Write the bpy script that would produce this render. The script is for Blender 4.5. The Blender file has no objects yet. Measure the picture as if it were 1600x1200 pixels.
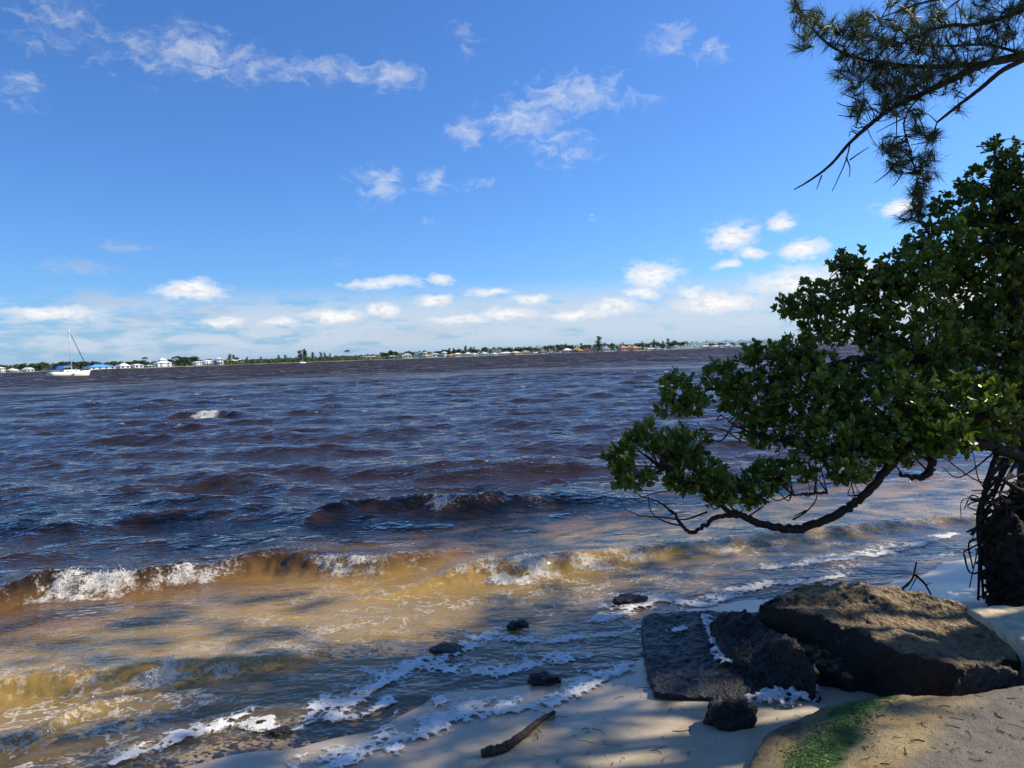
import bpy, math, random
import numpy as np
from mathutils import Vector, Matrix
random.seed(7); rng = np.random.default_rng(7)
SC = bpy.context.scene
COL = SC.collection

# ------------------------------------------------------------------ camera
FPX, CAMZ = 1142.0, 2.1                      # focal length in pixels of a 1600 wide frame, eye height over the water
PITCH, ROLL = math.atan(47/1142.0), math.radians(1.94)
r0 = np.array([1.0, 0, 0]); fw = np.array([0, math.cos(PITCH), -math.sin(PITCH)]); u0 = np.array([0, math.sin(PITCH), math.cos(PITCH)])
RT = math.cos(ROLL)*r0 - math.sin(ROLL)*u0
UP = math.sin(ROLL)*r0 + math.cos(ROLL)*u0
cd = bpy.data.cameras.new('camera'); cam = bpy.data.objects.new('camera', cd); COL.objects.link(cam)
cd.sensor_fit = 'HORIZONTAL'; cd.sensor_width = 36; cd.lens = 36*FPX/1600; cd.clip_start = 0.05; cd.clip_end = 20000
cam.matrix_world = Matrix(((RT[0], UP[0], -fw[0], 0), (RT[1], UP[1], -fw[1], 0), (RT[2], UP[2], -fw[2], CAMZ), (0, 0, 0, 1)))
SC.camera = cam

# ------------------------------------------------------------------ sun, sky, exposure
SUN_AZ, SUN_EL = math.radians(72), math.radians(41)
sl = bpy.data.lights.new('sun', 'SUN'); sl.energy = 5.0; sl.angle = math.radians(0.53); sl.color = (1.0, 0.90, 0.73)
so = bpy.data.objects.new('sun', sl); COL.objects.link(so)
SDIR = Vector((math.sin(SUN_AZ)*math.cos(SUN_EL), math.cos(SUN_AZ)*math.cos(SUN_EL), math.sin(SUN_EL)))
so.rotation_euler = SDIR.to_track_quat('Z', 'Y').to_euler(); so.location = (30, 0, 40)
SC.view_settings.view_transform = 'Standard'; SC.view_settings.look = 'None'
SC.view_settings.exposure = 0.5; SC.view_settings.gamma = 1.0
SC.cycles.adaptive_threshold = 0.02; SC.cycles.max_bounces = 5; SC.cycles.diffuse_bounces = 2; SC.cycles.glossy_bounces = 3; SC.cycles.transparent_max_bounces = 12; SC.cycles.caustics_reflective = False; SC.cycles.caustics_refractive = False

def ray(px, py):
    return fw + RT*(px-800)/FPX + UP*(600-py)/FPX
def at(px, py, depth):                        # point seen at a pixel, at a distance along the view direction
    return np.array([0, 0, CAMZ]) + ray(px, py)*depth
def on(px, py, z=0.0):                        # point seen at a pixel on a level plane
    d = ray(px, py); return np.array([0, 0, CAMZ]) + d*((z-CAMZ)/d[2])

class NT:
    def __init__(s, nt): s.t = nt; s.n = nt.nodes; s.l = nt.links
    def new(s, ty, **kw):
        n = s.n.new('ShaderNode'+ty)
        for k, v in kw.items(): setattr(n, k, v)
        return n
    def put(s, n, i, v):
        if v is None: return
        if hasattr(v, 'is_output'): s.l.new(v, n.inputs[i])
        else: n.inputs[i].default_value = v
    def math(s, op, a, b=None, c=None, clamp=False):
        n = s.new('Math', operation=op, use_clamp=clamp); s.put(n, 0, a); s.put(n, 1, b); s.put(n, 2, c); return n.outputs[0]
    def vm(s, op, a, b=None, c=None, out=0):
        n = s.new('VectorMath', operation=op); s.put(n, 0, a); s.put(n, 1, b); s.put(n, 2, c); return n.outputs[out]
    def ramp(s, v, a, b, c=0.0, d=1.0, smooth=True):
        n = s.new('MapRange', interpolation_type='SMOOTHSTEP' if smooth else 'LINEAR'); s.put(n, 0, v); s.put(n, 1, a); s.put(n, 2, b); s.put(n, 3, c); s.put(n, 4, d); return n.outputs[0]
    def noise(s, vec, scale, detail=4, rough=0.55, dist=0.0, out=0):
        n = s.new('TexNoise'); s.put(n, 'Vector', vec); s.put(n, 'Scale', scale); s.put(n, 'Detail', detail); s.put(n, 'Roughness', rough); s.put(n, 'Distortion', dist); return n.outputs[out]
    def mix(s, f, a, b, op='MIX'):
        n = s.new('Mix', data_type='RGBA', blend_type=op); s.put(n, 0, f); s.put(n, 6, a); s.put(n, 7, b); return n.outputs[2]
    def shmix(s, f, a, b):
        n = s.new('MixShader'); s.put(n, 0, f); s.l.new(a, n.inputs[1]); s.l.new(b, n.inputs[2]); return n.outputs[0]
    def attr(s, name, out='Fac'):
        n = s.new('Attribute', attribute_name=name); return n.outputs[out]

# sky
W = bpy.data.worlds.new('World'); SC.world = W; W.use_nodes = True
w = NT(W.node_tree)
sky = w.new('TexSky', sky_type='NISHITA', sun_disc=False, sun_elevation=SUN_EL, sun_rotation=SUN_AZ, altitude=0, air_density=1.0, dust_density=0.5, ozone_density=6.0)
skyc = w.mix(1.0, sky.outputs[0], (0.80, 1.2, 1.67, 1), 'MULTIPLY')
geo = w.new('TexCoord').outputs['Generated']
sep = w.new('SeparateXYZ'); w.l.new(geo, sep.inputs[0])
az = w.math('ARCTAN2', sep.outputs[0], sep.outputs[1]); el = w.math('ARCSINE', sep.outputs[2])
cmb = w.new('CombineXYZ'); w.l.new(az, cmb.inputs[0]); w.l.new(el, cmb.inputs[1]); ae = cmb.outputs[0]
def azel(px, py):
    d = ray(px, py); d = d/np.linalg.norm(d); return math.atan2(d[0], d[1]), math.asin(d[2])
warp = w.vm('SUBTRACT', w.noise(w.vm('MULTIPLY', ae, (1, 1.5, 1)), 22, 5, 0.6, 0.3, 1), (0.5, 0.5, 0.5))
P = w.vm('ADD', ae, w.vm('MULTIPLY', warp, (0.050, 0.026, 0)))
CLOUDS = [(90,35,75,45,.42),(170,85,55,35,.52),(240,80,55,30,.35),(300,82,70,32,.22),(370,98,60,26,.32),(450,108,70,18,.36),(540,112,60,15,.26),(612,117,42,18,.16),(15,135,50,32,.42),(230,135,30,14,.6),
 (725,62,36,22,.52),(1045,62,38,22,.3),(1112,80,30,14,.3),(1018,158,24,14,.42),(895,152,78,28,.22),(815,188,62,28,.2),(733,210,26,17,.16),(880,228,58,32,.36),
 (595,286,34,26,.2),(678,284,27,17,.25),(740,288,34,9,.4),(675,348,26,15,.46),(930,337,14,10,.42),(1145,370,40,24,.02),(1220,346,28,14,.1),(1255,392,40,17,.0),(1175,396,30,11,.15),(1135,415,26,9,.2),
 (1020,430,46,22,.0),(1000,458,28,11,.12),(1080,456,22,11,.12),(1400,328,30,15,.0),(1250,440,85,24,.1),(1330,430,60,30,.1),(298,453,54,17,.02),(1490,470,90,30,.1),(1560,390,60,22,.2),
 (600,441,75,12,.2),(690,434,32,9,.2),(680,467,32,12,.06),(768,455,44,9,.2),(830,467,36,9,.12),(525,492,55,12,.05),(600,483,28,12,.02),(440,507,36,9,.15),(350,503,38,10,.15),(75,489,75,13,.12),(720,500,50,9,.15),(790,490,60,9,.15),(900,492,60,10,.12),(1120,472,70,18,.05),(960,480,50,12,.1)]
GREY = [(190,384,50,11,.25),(130,420,70,17,.3),(155,467,60,12,.2),(535,411,26,13,.4),(330,487,70,14,.3),(225,500,60,14,.3),(870,418,40,10,.55),(640,520,120,12,.25),(90,515,90,8,.35)]
def field(lst):
    cur = None
    for (x, y, rx, ry, off) in lst:
        a, e = azel(x, y); sx, sy = FPX/(rx*1.05)*math.cos(a)**-1.0, FPX/(ry*1.12)*math.cos(a)**-1.0
        v = w.vm('MULTIPLY_ADD', P, (sx, sy, 0), (-a*sx, -e*sy, off*2.2))
        ln = w.vm('LENGTH', v, out=1)
        cur = ln if cur is None else w.math('MINIMUM', cur, ln)
    return cur
fine = w.noise(w.vm('MULTIPLY', ae, (1, 1.9, 1)), 60, 7, 0.62, 0.2)
fine2 = w.math('MULTIPLY_ADD', fine, 1.5, -0.75)
dw = w.ramp(w.math('ADD', field([c for c in CLOUDS if c[1] > 300]), fine2), 1.12, 0.30)
wis = w.noise(w.vm('MULTIPLY', w.vm('ADD', ae, w.vm('MULTIPLY', warp, (0.05, 0.05, 0))), (0.9, 1.9, 1)), 40, 6, 0.60, 0.15)
dt = w.math('MULTIPLY', w.ramp(w.math('ADD', field([c for c in CLOUDS if c[1] <= 300]), w.math('MULTIPLY_ADD', wis, 2.6, -1.3)), 1.35, -0.2), 0.62)
dg = w.ramp(w.math('ADD', field(GREY), fine2), 1.15, 0.3)
# the low cloud deck over the horizon, all round
band = w.noise(w.vm('MULTIPLY', ae, (1, 4.2, 1)), 13, 6, 0.6, 0.1)
bel = w.math('MULTIPLY', w.ramp(el, 0.105, 0.055), w.ramp(el, -0.01, 0.03))
low = w.math('MULTIPLY', w.ramp(w.math('MULTIPLY_ADD', w.ramp(az, -0.8, 0.2), 0.15, band), 0.42, 0.62), bel)
# the cover overhead and behind: the same loose cumulus
over = w.math('MULTIPLY', w.ramp(w.noise(geo, 5.5, 7, 0.6, 0.2), 0.60, 0.78), w.ramp(el, 0.50, 0.75))
haze = w.ramp(el, 0.10, -0.01)
c1 = w.mix(w.math('MULTIPLY', haze, 0.72), skyc, (3.1, 5.1, 7.6, 1))
c1 = w.mix(w.math('MULTIPLY', low, 0.74), c1, (6.6, 7.3, 8.4, 1))
c1 = w.mix(w.math('MULTIPLY', dg, 0.55), c1, (5.0, 5.6, 7.0, 1))
c1 = w.mix(w.math('MULTIPLY', dw, 0.95), c1, w.mix(w.ramp(fine, 0.35, 0.6), (7.4, 7.8, 8.6, 1), (10.2, 10.1, 10.0, 1)))
c1 = w.mix(dt, c1, (8.2, 8.4, 8.8, 1))
c1 = w.mix(w.math('MULTIPLY', over, 0.7), c1, (8, 8, 8.4, 1))
bg = W.node_tree.nodes['Background']; w.l.new(c1, bg.inputs[0]); bg.inputs[1].default_value = 0.071

# ------------------------------------------------------------------ helpers
def material(name):
    m = bpy.data.materials.new(name); m.use_nodes = True; m.node_tree.nodes.clear()
    t = NT(m.node_tree); t.out = t.new('OutputMaterial'); t.pos = t.new('NewGeometry').outputs['Position']
    t.obj = t.new('TexCoord').outputs['Object']
    return m, t
def bsdf(t, color, rough=0.6, spec=0.5, bump=None, bstr=0.3, bdist=0.01, coat=None, link=True):
    b = t.new('BsdfPrincipled'); t.put(b, 'Base Color', color); t.put(b, 'Roughness', rough); t.put(b, 'Specular IOR Level', spec)
    if bump is not None:
        bn = t.new('Bump'); t.put(bn, 'Height', bump); bn.inputs['Strength'].default_value = bstr; bn.inputs['Distance'].default_value = bdist
        t.l.new(bn.outputs[0], b.inputs['Normal'])
    if link: t.l.new(b.outputs[0], t.out.inputs[0])
    return b.outputs[0]
def simple(name, color, rough=0.6, spec=0.4, var=0.15, scale=3.0, bstr=0.0, coords='obj'):
    m, t = material(name)
    n = t.noise(t.obj if coords == 'obj' else t.pos, scale, 5, 0.6)
    c = t.mix(t.ramp(n, 0.3, 0.7), tuple(v*(1-var) for v in color)+(1,), tuple(min(1, v*(1+var)) for v in color)+(1,))
    bsdf(t, c, rough, spec, n if bstr else None, bstr, 0.02)
    return m
def mesh_np(name, V, F, smooth=True, attrs=None):
    V = np.asarray(V, np.float32); F = np.asarray(F, np.int32); k = F.shape[1]
    me = bpy.data.meshes.new(name); me.vertices.add(len(V)); me.vertices.foreach_set('co', V.ravel())
    me.loops.add(F.size); me.loops.foreach_set('vertex_index', F.ravel())
    me.polygons.add(len(F)); me.polygons.foreach_set('loop_start', np.arange(0, F.size, k, dtype=np.int32))
    me.polygons.foreach_set('use_smooth', np.full(len(F), smooth))
    for a, v in (attrs or {}).items():
        me.attributes.new(a, 'FLOAT', 'POINT').data.foreach_set('value', np.asarray(v, np.float32))
    me.update(calc_edges=True); return me
def link(name, me, mat=None, parent=None, loc=None):
    o = bpy.data.objects.new(name, me); COL.objects.link(o)
    if mat is not None and me is not None and len(me.materials) == 0: me.materials.append(mat)
    if parent is not None: o.parent = parent
    if loc is not None: o.location = loc
    return o
def tag(o, label=None, cat=None, group=None, kind=None):
    for k, v in (('label', label), ('category', cat), ('group', group), ('kind', kind)):
        if v: o[k] = v
    return o
def empty(name, loc=(0, 0, 0), rz=0.0, label=None, cat=None, group=None):
    o = link(name, None); o.location = loc; o.rotation_euler = (0, 0, rz); o.empty_display_size = 0.2
    return tag(o, label, cat, group)
# numpy gradient noise
PERM = np.random.default_rng(3).permutation(256).astype(np.int64); PERM = np.concatenate([PERM, PERM, PERM])
GR = np.random.default_rng(4).normal(size=(256, 3)); GR /= np.linalg.norm(GR, axis=1)[:, None]
def pn(x, y, z=None):
    z = np.zeros_like(x) if z is None else z
    xi, yi, zi = np.floor(x).astype(np.int64), np.floor(y).astype(np.int64), np.floor(z).astype(np.int64)
    xf, yf, zf = x-xi, y-yi, z-zi; f = lambda t: t*t*t*(t*(t*6-15)+10)
    u, v, q = f(xf), f(yf), f(zf); res = 0
    for dx in (0, 1):
        for dy in (0, 1):
            for dz in (0, 1):
                g = GR[PERM[PERM[PERM[(xi+dx) & 255]+((yi+dy) & 255)]+((zi+dz) & 255)]]
                d = g[..., 0]*(xf-dx)+g[..., 1]*(yf-dy)+g[..., 2]*(zf-dz)
                res = res + d*(u if dx else 1-u)*(v if dy else 1-v)*(q if dz else 1-q)
    return res*1.6
def fbm(x, y, z=None, o=4, g=0.5):
    r, a = 0, 1.0
    for i in range(o):
        r = r + a*pn(x*2**i+17*i, y*2**i-9*i, None if z is None else z*2**i+5*i); a *= g
    return r
def sstep(a, b, x):
    t = np.clip((x-a)/(b-a), 0, 1); return t*t*(3-2*t)
def spline(P, n):                             # Catmull-Rom through points
    P = np.asarray(P, float); Q = np.vstack([2*P[0]-P[1], P, 2*P[-1]-P[-2]]); out = []
    for i in range(1, len(Q)-2):
        for t in np.linspace(0, 1, n, endpoint=False):
            a, b, c, d = Q[i-1], Q[i], Q[i+1], Q[i+2]
            out.append(0.5*((2*b)+(-a+c)*t+(2*a-5*b+4*c-d)*t*t+(-a+3*b-3*c+d)*t**3))
    out.append(P[-1]); return np.array(out)
class MB:                                     # collects verts and faces of one mesh
    def __init__(s): s.v = []; s.f = []; s.n = 0; s.r = []
    def add(s, V, F, r=0.5):
        V = np.asarray(V, float); s.v.append(V); s.f += [tuple(i+s.n for i in f) for f in F]; s.r.append(np.full(len(V), r)); s.n += len(V)
    def tube(s, P, R, sides=6, wob=0.0):
        P = np.asarray(P, float); R = np.broadcast_to(np.asarray(R, float), (len(P),)); T = np.gradient(P, axis=0); T /= np.linalg.norm(T, axis=1)[:, None]+1e-9
        ref = np.array([0.31, 0.2, 0.93]); V = []
        for p, t, r in zip(P, T, R):
            a = np.cross(t, ref); a /= np.linalg.norm(a)+1e-9; b = np.cross(t, a)
            for k in range(sides):
                h = 2*math.pi*k/sides; V.append(p+(a*math.cos(h)+b*math.sin(h))*r*(1+wob*random.uniform(-1, 1)))
        n = len(P); F = [(i*sides+k, i*sides+(k+1) % sides, (i+1)*sides+(k+1) % sides, (i+1)*sides+k) for i in range(n-1) for k in range(sides)]
        F += [tuple(range(sides))[::-1], tuple((n-1)*sides+k for k in range(sides))]
        s.add(V, F)
    def box(s, c, d):
        x, y, z = c; a, b, e = d[0]/2, d[1]/2, d[2]/2
        s.add([(x+i*a, y+j*b, z+k*e) for i in (-1, 1) for j in (-1, 1) for k in (-1, 1)], [(0, 1, 3, 2), (4, 6, 7, 5), (0, 4, 5, 1), (2, 3, 7, 6), (0, 2, 6, 4), (1, 5, 7, 3)])
    def mesh(s, name, smooth=False):
        me = bpy.data.meshes.new(name); V = np.vstack(s.v); me.from_pydata(V.tolist(), [], s.f)
        if smooth: me.polygons.foreach_set('use_smooth', np.full(len(me.polygons), True))
        me.attributes.new('rnd', 'FLOAT', 'POINT').data.foreach_set('value', np.concatenate(s.r).astype(np.float32)); return me
    def build(s, name, mat, parent=None, smooth=False): return link(name, s.mesh(name, smooth), mat, parent)

class FB:                                     # many alike small triangles patches, kept as arrays
    def __init__(s): s.v = []; s.f = []; s.r = []; s.n = 0
    def add(s, V, T, r):                      # V (n,k,3), T (m,3), r (n,)
        n, k = V.shape[:2]; s.v.append(V.reshape(-1, 3)); s.f.append((T[None]+(np.arange(n)*k)[:, None, None]).reshape(-1, 3)+s.n); s.r.append(np.repeat(r, k)); s.n += n*k
    def build(s, name, mat, parent=None, smooth=False): return link(name, mesh_np(name, np.vstack(s.v), np.vstack(s.f), smooth, {'rnd': np.concatenate(s.r)}), mat, parent)

# ------------------------------------------------------------------ the shore profile
SHPX = [(-500, 1420), (-150, 1300), (180, 1200), (385, 1148), (560, 1110), (650, 1068), (850, 1040), (960, 1000), (1040, 968), (1180, 935), (1300, 908), (1400, 888), (1500, 862), (1640, 835), (1800, 815)]
SH = np.array([on(x, y, 0.0)[:2] for x, y in SHPX])
SH = np.vstack([SH[0]+(SH[0]-SH[1])*6, SH, SH[-1]+np.array([30, 7.0]), SH[-1]+np.array([300, 120.0])])
def shore_dist(x, y):                         # metres, positive on land
    best = np.full(x.shape, 1e9); sgn = np.ones(x.shape)
    for a, b in zip(SH[:-1], SH[1:]):
        d = b-a; L = d@d; t = np.clip(((x-a[0])*d[0]+(y-a[1])*d[1])/L, 0, 1)
        ex, ey = x-(a[0]+t*d[0]), y-(a[1]+t*d[1]); q = ex*ex+ey*ey; m = q < best
        best = np.where(m, q, best); sgn = np.where(m, np.where(d[0]*ey-d[1]*ex > 0, -1.0, 1.0), sgn)
    return np.sqrt(best)*sgn
def sand_z(x, y, s=None):
    s = shore_dist(x, y) if s is None else s
    land = 0.085*np.minimum(s, 6)+0.02*np.clip(s-6, 0, 40)
    sea = -(0.10*np.minimum(-s, 2)+0.16*np.clip(-s-2, 0, 12))
    z = np.where(s > 0, land, sea)
    return z + 0.015*fbm(x*0.9, y*0.9, o=3) + np.where(s > 0.2, 0.006*fbm(x*5, y*5, o=3)*np.clip(s-0.2, 0, 1), 0)

# ------------------------------------------------------------------ water surface
NW = 72
lam = np.exp(rng.uniform(np.log(0.33), np.log(4.4), NW)); thw = rng.normal(0, 1, NW)*np.radians(24+14*(1.6-np.clip(lam, 0, 1.6)))+np.radians(-6)
kx, ky = np.sin(thw)*2*np.pi/lam, -np.cos(thw)*2*np.pi/lam
amp = lam**0.92; amp *= 0.056*math.sqrt(2)/math.sqrt((amp**2).sum()); pha = rng.uniform(0, 6.283, NW)
def crest(pts): Q = np.array([on(a, b, 0.05)[:2] for a, b in pts]); return Q[:, 0], Q[:, 1]
RIDGES = [  # crest in pixels, heights along it (m), front and back width
 (crest([(-160, 950), (0, 926), (100, 902), (200, 898), (330, 882), (420, 868), (520, 874), (600, 878), (690, 866), (780, 846)]), [.08, .10, .14, .15, .12, .15, .12, .11, .07, 0], .19, .6),
 (crest([(500, 930), (600, 916), (690, 896), (760, 884), (850, 880), (960, 866), (1100, 846), (1250, 828), (1450, 808), (1640, 800)]), [0, .02, .05, .10, .11, .08, .06, .05, .05, .05], .18, .5),
 (crest([(440, 826), (510, 802), (570, 790), (640, 785), (700, 788), (780, 783), (870, 776), (980, 778), (1060, 775)]), [0, .07, .12, .13, .12, .13, .12, .06, 0], .24, .8),
 (crest([(-160, 772), (60, 765), (200, 760), (330, 750), (400, 752), (520, 762), (600, 764)]), [.05, .07, .08, .10, .09, .03, 0], .35, .9),
 (crest([(540, 742), (640, 738), (760, 735), (860, 732), (960, 735)]), [0, .07, .09, .08, 0], .35, 1.0),
 (crest([(-160, 828), (60, 822), (220, 805), (340, 800), (470, 806)]), [.08, .10, .10, .07, 0], .4, .7),
 (crest([(-160, 1092), (0, 1070), (80, 1062), (200, 1052), (310, 1038), (430, 1026), (520, 1015)]), [.05, .06, .07, .08, .08, .05, 0], .09, .35),
 (crest([(-160, 1190), (0, 1160), (60, 1140), (140, 1096), (220, 1080)]), [.04, .05, .05, .05, 0], .08, .3),
 (crest([(220, 656), (285, 649), (350, 647), (430, 651)]), [0, .16, .16, 0], .35, 1.0),
]
def ridges(x, y):
    z = np.zeros_like(x)
    for (cx, cy), h, wf, wb in RIDGES:
        yc = np.interp(x, cx, cy)+0.10*pn(x*0.9+wf*40, y*0.2)+0.03*pn(x*3.7, y*0.2+wf*9); hh = np.interp(x, cx, h, left=h[0] if h[0] else 0, right=h[-1])*(1+.35*pn(x*2.1+wf*31, y*0.1))
        d = y-yc
        z += hh*(np.where(d < 0, np.exp(-(d/wf)**2), np.exp(-np.abs(d/wb)**1.6))-0.35*np.exp(-((d+2.2*wf)/(1.6*wf))**2)+(.22*pn(x*7, y*9)+.12*pn(x*17, y*19))*np.exp(-((d+.08)/.22)**2))
    return z
def damp(dep): return 0.16+0.84*sstep(0.05, 0.9, dep)
def water_z(x, y, s=None):                    # without the sideways motion of the crests
    s = shore_dist(x, y) if s is None else s
    dm = damp(-sand_z(x, y, s)); z = np.zeros_like(x)
    for i in range(NW): z += amp[i]*np.sin(kx[i]*x+ky[i]*y+pha[i])
    return z*dm + ridges(x, y) + 0.012
FOAMSEG = [  # along which ridge, px range x0..x1, strength
 (0, -160, 60, .45), (0, 55, 105, .65), (0, 100, 225, 1.25), (0, 225, 380, .85), (0, 380, 470, .3), (0, 500, 612, .8), (0, 612, 690, .45), (1, 690, 745, .6), (1, 742, 872, 1.05), (1, 872, 1020, .72), (1, 1020, 1300, .62), (1, 1300, 1640, .6), (2, 666, 724, .8), (2, 724, 870, .35), (6, -160, 100, .6), (6, 100, 200, .8), (6, 200, 320, 1.15), (6, 320, 440, .75), (7, -160, 150, .8), (7, 100, 200, .8), (8, 308, 345, 1.3)]
def foam_amount(x, y):
    f = np.zeros_like(x); rag = fbm(x*3.5, y*5.5, o=5, g=.6)
    for ri, a, b, st in FOAMSEG:
        (cx, cy), h, wf, wb = RIDGES[ri]
        yc = np.interp(x, cx, cy)+0.10*pn(x*0.9+wf*40, y*0.2)+0.03*pn(x*3.7, y*0.2+wf*9); d = y-yc
        xa, xb = np.interp([a, b], *[np.array(v) for v in PXX[ri]])
        e = sstep(xa-0.3, xa+0.3, x+0.15*rag)*(1-sstep(xb-0.3, xb+0.3, x+0.15*rag))
        lo = -wf*(0.5+1.25*st); prof = sstep(lo-0.10, lo+0.06, d+0.06*rag)*(1-sstep(0.0, 0.10, d+0.05*rag))
        f = np.maximum(f, e*prof*st*(0.72+0.75*rag))
    return f
PXX = []
for (cx, cy), h, wf, wb in RIDGES:            # pixel column against world x along each crest
    pc = [800+FPX*np.dot(np.array([a, b, .05-CAMZ]), RT)/np.dot(np.array([a, b, .05-CAMZ]), fw) for a, b in zip(cx, cy)]
    PXX.append((pc, cx))

naz = 700; AZ = np.radians(np.linspace(-53, 53, naz))
RR = np.concatenate([np.geomspace(2.6, 75, 740), np.geomspace(75, 5200, 150)[1:]]); nr = len(RR)
gx = RR[:, None]*np.sin(AZ)[None]; gy = RR[:, None]*np.cos(AZ)[None]
s_ = shore_dist(gx, gy); sz = sand_z(gx, gy, s_); dep = -sz; dm = damp(dep)
drow = np.gradient(RR)[:, None]
zz = np.zeros_like(gx); hx = np.zeros_like(gx); hy = np.zeros_like(gx)
for i in range(NW):
    fade = np.clip(lam[i]/(2.2*drow)-1, 0, 1); nrow = int((fade[:, 0] > 0).sum())
    if nrow == 0: continue
    ph = kx[i]*gx[:nrow]+ky[i]*gy[:nrow]+pha[i]; A = amp[i]*fade[:nrow]*dm[:nrow]; kk = math.hypot(kx[i], ky[i])
    zz[:nrow] += A*np.sin(ph); hc = A*np.cos(ph)*0.75/kk; hx[:nrow] += hc*kx[i]; hy[:nrow] += hc*ky[i]
gust = 1+0.35*fbm(gx/14, gy/9, o=2); zz *= np.clip(gust, .4, 1.6)
near = int((RR < 40).sum()); rz = np.zeros_like(gx); rz[:near] = ridges(gx[:near], gy[:near])
foam = np.zeros_like(gx); foam[:near] = foam_amount(gx[:near], gy[:near])
zz = zz+rz+0.012+0.02*np.clip(foam, 0, 1)*(0.5+fbm(gx*14, gy*14, o=2))
crestf = np.clip((zz-0.12)/0.08, 0, 1)*(RR[:, None] > 11)
depth_eff = np.clip(zz-sz, 0, 3)
keep = (sz < zz+0.12)
V = np.stack([gx+hx, gy+hy, zz], -1).reshape(-1, 3)
idx = np.arange(nr*naz).reshape(nr, naz)
F = np.stack([idx[:-1, :-1], idx[:-1, 1:], idx[1:, 1:], idx[1:, :-1]], -1).reshape(-1, 4)
kq = (keep[:-1, :-1] | keep[1:, 1:]).reshape(-1); F = F[kq]
used = np.unique(F); remap = np.full(len(V), -1); remap[used] = np.arange(len(used)); F = remap[F]
at_ = {'foam': foam.reshape(-1)[used], 'dep': depth_eff.reshape(-1)[used], 'off': (-s_).reshape(-1)[used], 'crest': crestf.reshape(-1)[used], 'dist': np.broadcast_to(RR[:, None], gx.shape).reshape(-1)[used]}

m_water, t = material('river water')
dist = t.attr('dist'); depA = t.attr('dep'); foamA = t.attr('foam'); offA = t.attr('off')
# ripples: bump where they are resolved, and slope noise for the far unresolved facets
def ripple(dx, dy):
    return t.noise(t.vm('MULTIPLY', t.vm('ADD', t.pos, (dx, dy, 0)), (0.62, 1.05, 0.3)), 4.6, 4, 0.62, 0.0)
h0 = ripple(0, 0); e_ = 0.012
gxn = t.math('SUBTRACT', h0, ripple(e_, 0)); gyn = t.math('SUBTRACT', h0, ripple(0, e_))
gv = t.new('CombineXYZ'); t.put(gv, 0, gxn); t.put(gv, 1, gyn)
rs = t.new('VectorMath', operation='SCALE'); t.l.new(gv.outputs[0], rs.inputs[0]); t.put(rs, 3, t.ramp(depA, 0.0, 0.6, 0.045/e_, 0.095/e_))
base_n = t.vm('ADD', t.new('NewGeometry').outputs['Normal'], rs.outputs[0])
sl1 = t.vm('SUBTRACT', t.noise(t.vm('MULTIPLY', t.pos, (0.35, 0.8, 1)), 2.2, 3, 0.62, 0, 1), (0.5, 0.5, 0.5))
sl2 = t.vm('SUBTRACT', t.noise(t.vm('MULTIPLY', t.pos, (0.07, 0.12, 1)), 1.7, 3, 0.65, 0, 1), (0.5, 0.5, 0.5))
def scaled(v, f):
    n_ = t.new('VectorMath', operation='SCALE'); t.l.new(v, n_.inputs[0]); t.put(n_, 3, f); return n_.outputs[0]
slope = t.vm('ADD', scaled(sl1, t.ramp(dist, 10, 45, 0.05, 0.7)), scaled(sl2, t.ramp(dist, 25, 130, 0.0, 1.5)))
lean = t.new('CombineXYZ'); t.put(lean, 1, t.ramp(dist, 20, 150, 0.0, -0.55))      # far out only the wave fronts that roll towards this shore are seen
nrm = t.vm('NORMALIZE', t.vm('ADD', t.vm('ADD', base_n, lean.outputs[0]), t.vm('MULTIPLY', slope, (1.0, 1.3, 0.0))))
body = t.new('ValToRGB'); t.l.new(t.ramp(depA, 0.0, 1.4, 0, 1, False), body.inputs[0])
els = body.color_ramp.elements; els[0].position = 0.0; els[0].color = (0.64, 0.44, 0.14, 1); els[1].position = 1.0; els[1].color = (0.0250, 0.0150, 0.0095, 1)
for p, c in ((0.13, (0.60, 0.38, 0.100, 1)), (0.26, (0.20, 0.105, 0.030, 1)), (0.42, (0.030, 0.0165, 0.0085, 1))):
    e = els.new(p); e.color = c
dif = t.new('BsdfDiffuse'); t.l.new(body.outputs[0], dif.inputs[0])
tr = t.new('BsdfTransparent'); t.l.new(t.mix(t.ramp(depA, 0.0, 0.35), (0.97, 0.95, 0.90, 1), (0.84, 0.66, 0.32, 1)), tr.inputs[0])
opac = t.math('SUBTRACT', 1.0, t.math('POWER', 2.718, t.math('MULTIPLY', depA, -3.6)))
under = t.shmix(opac, tr.outputs[0], dif.outputs[0])
fr = t.new('Fresnel'); fr.inputs[0].default_value = 1.333; t.l.new(nrm, fr.inputs['Normal'])
gl = t.new('BsdfGlossy'); gl.inputs['Roughness'].default_value = 0.09; t.l.new(nrm, gl.inputs['Normal']); gl.inputs[0].default_value = (1, 1, 1, 1)
wet = t.shmix(fr.outputs[0], under, gl.outputs[0])
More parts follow.
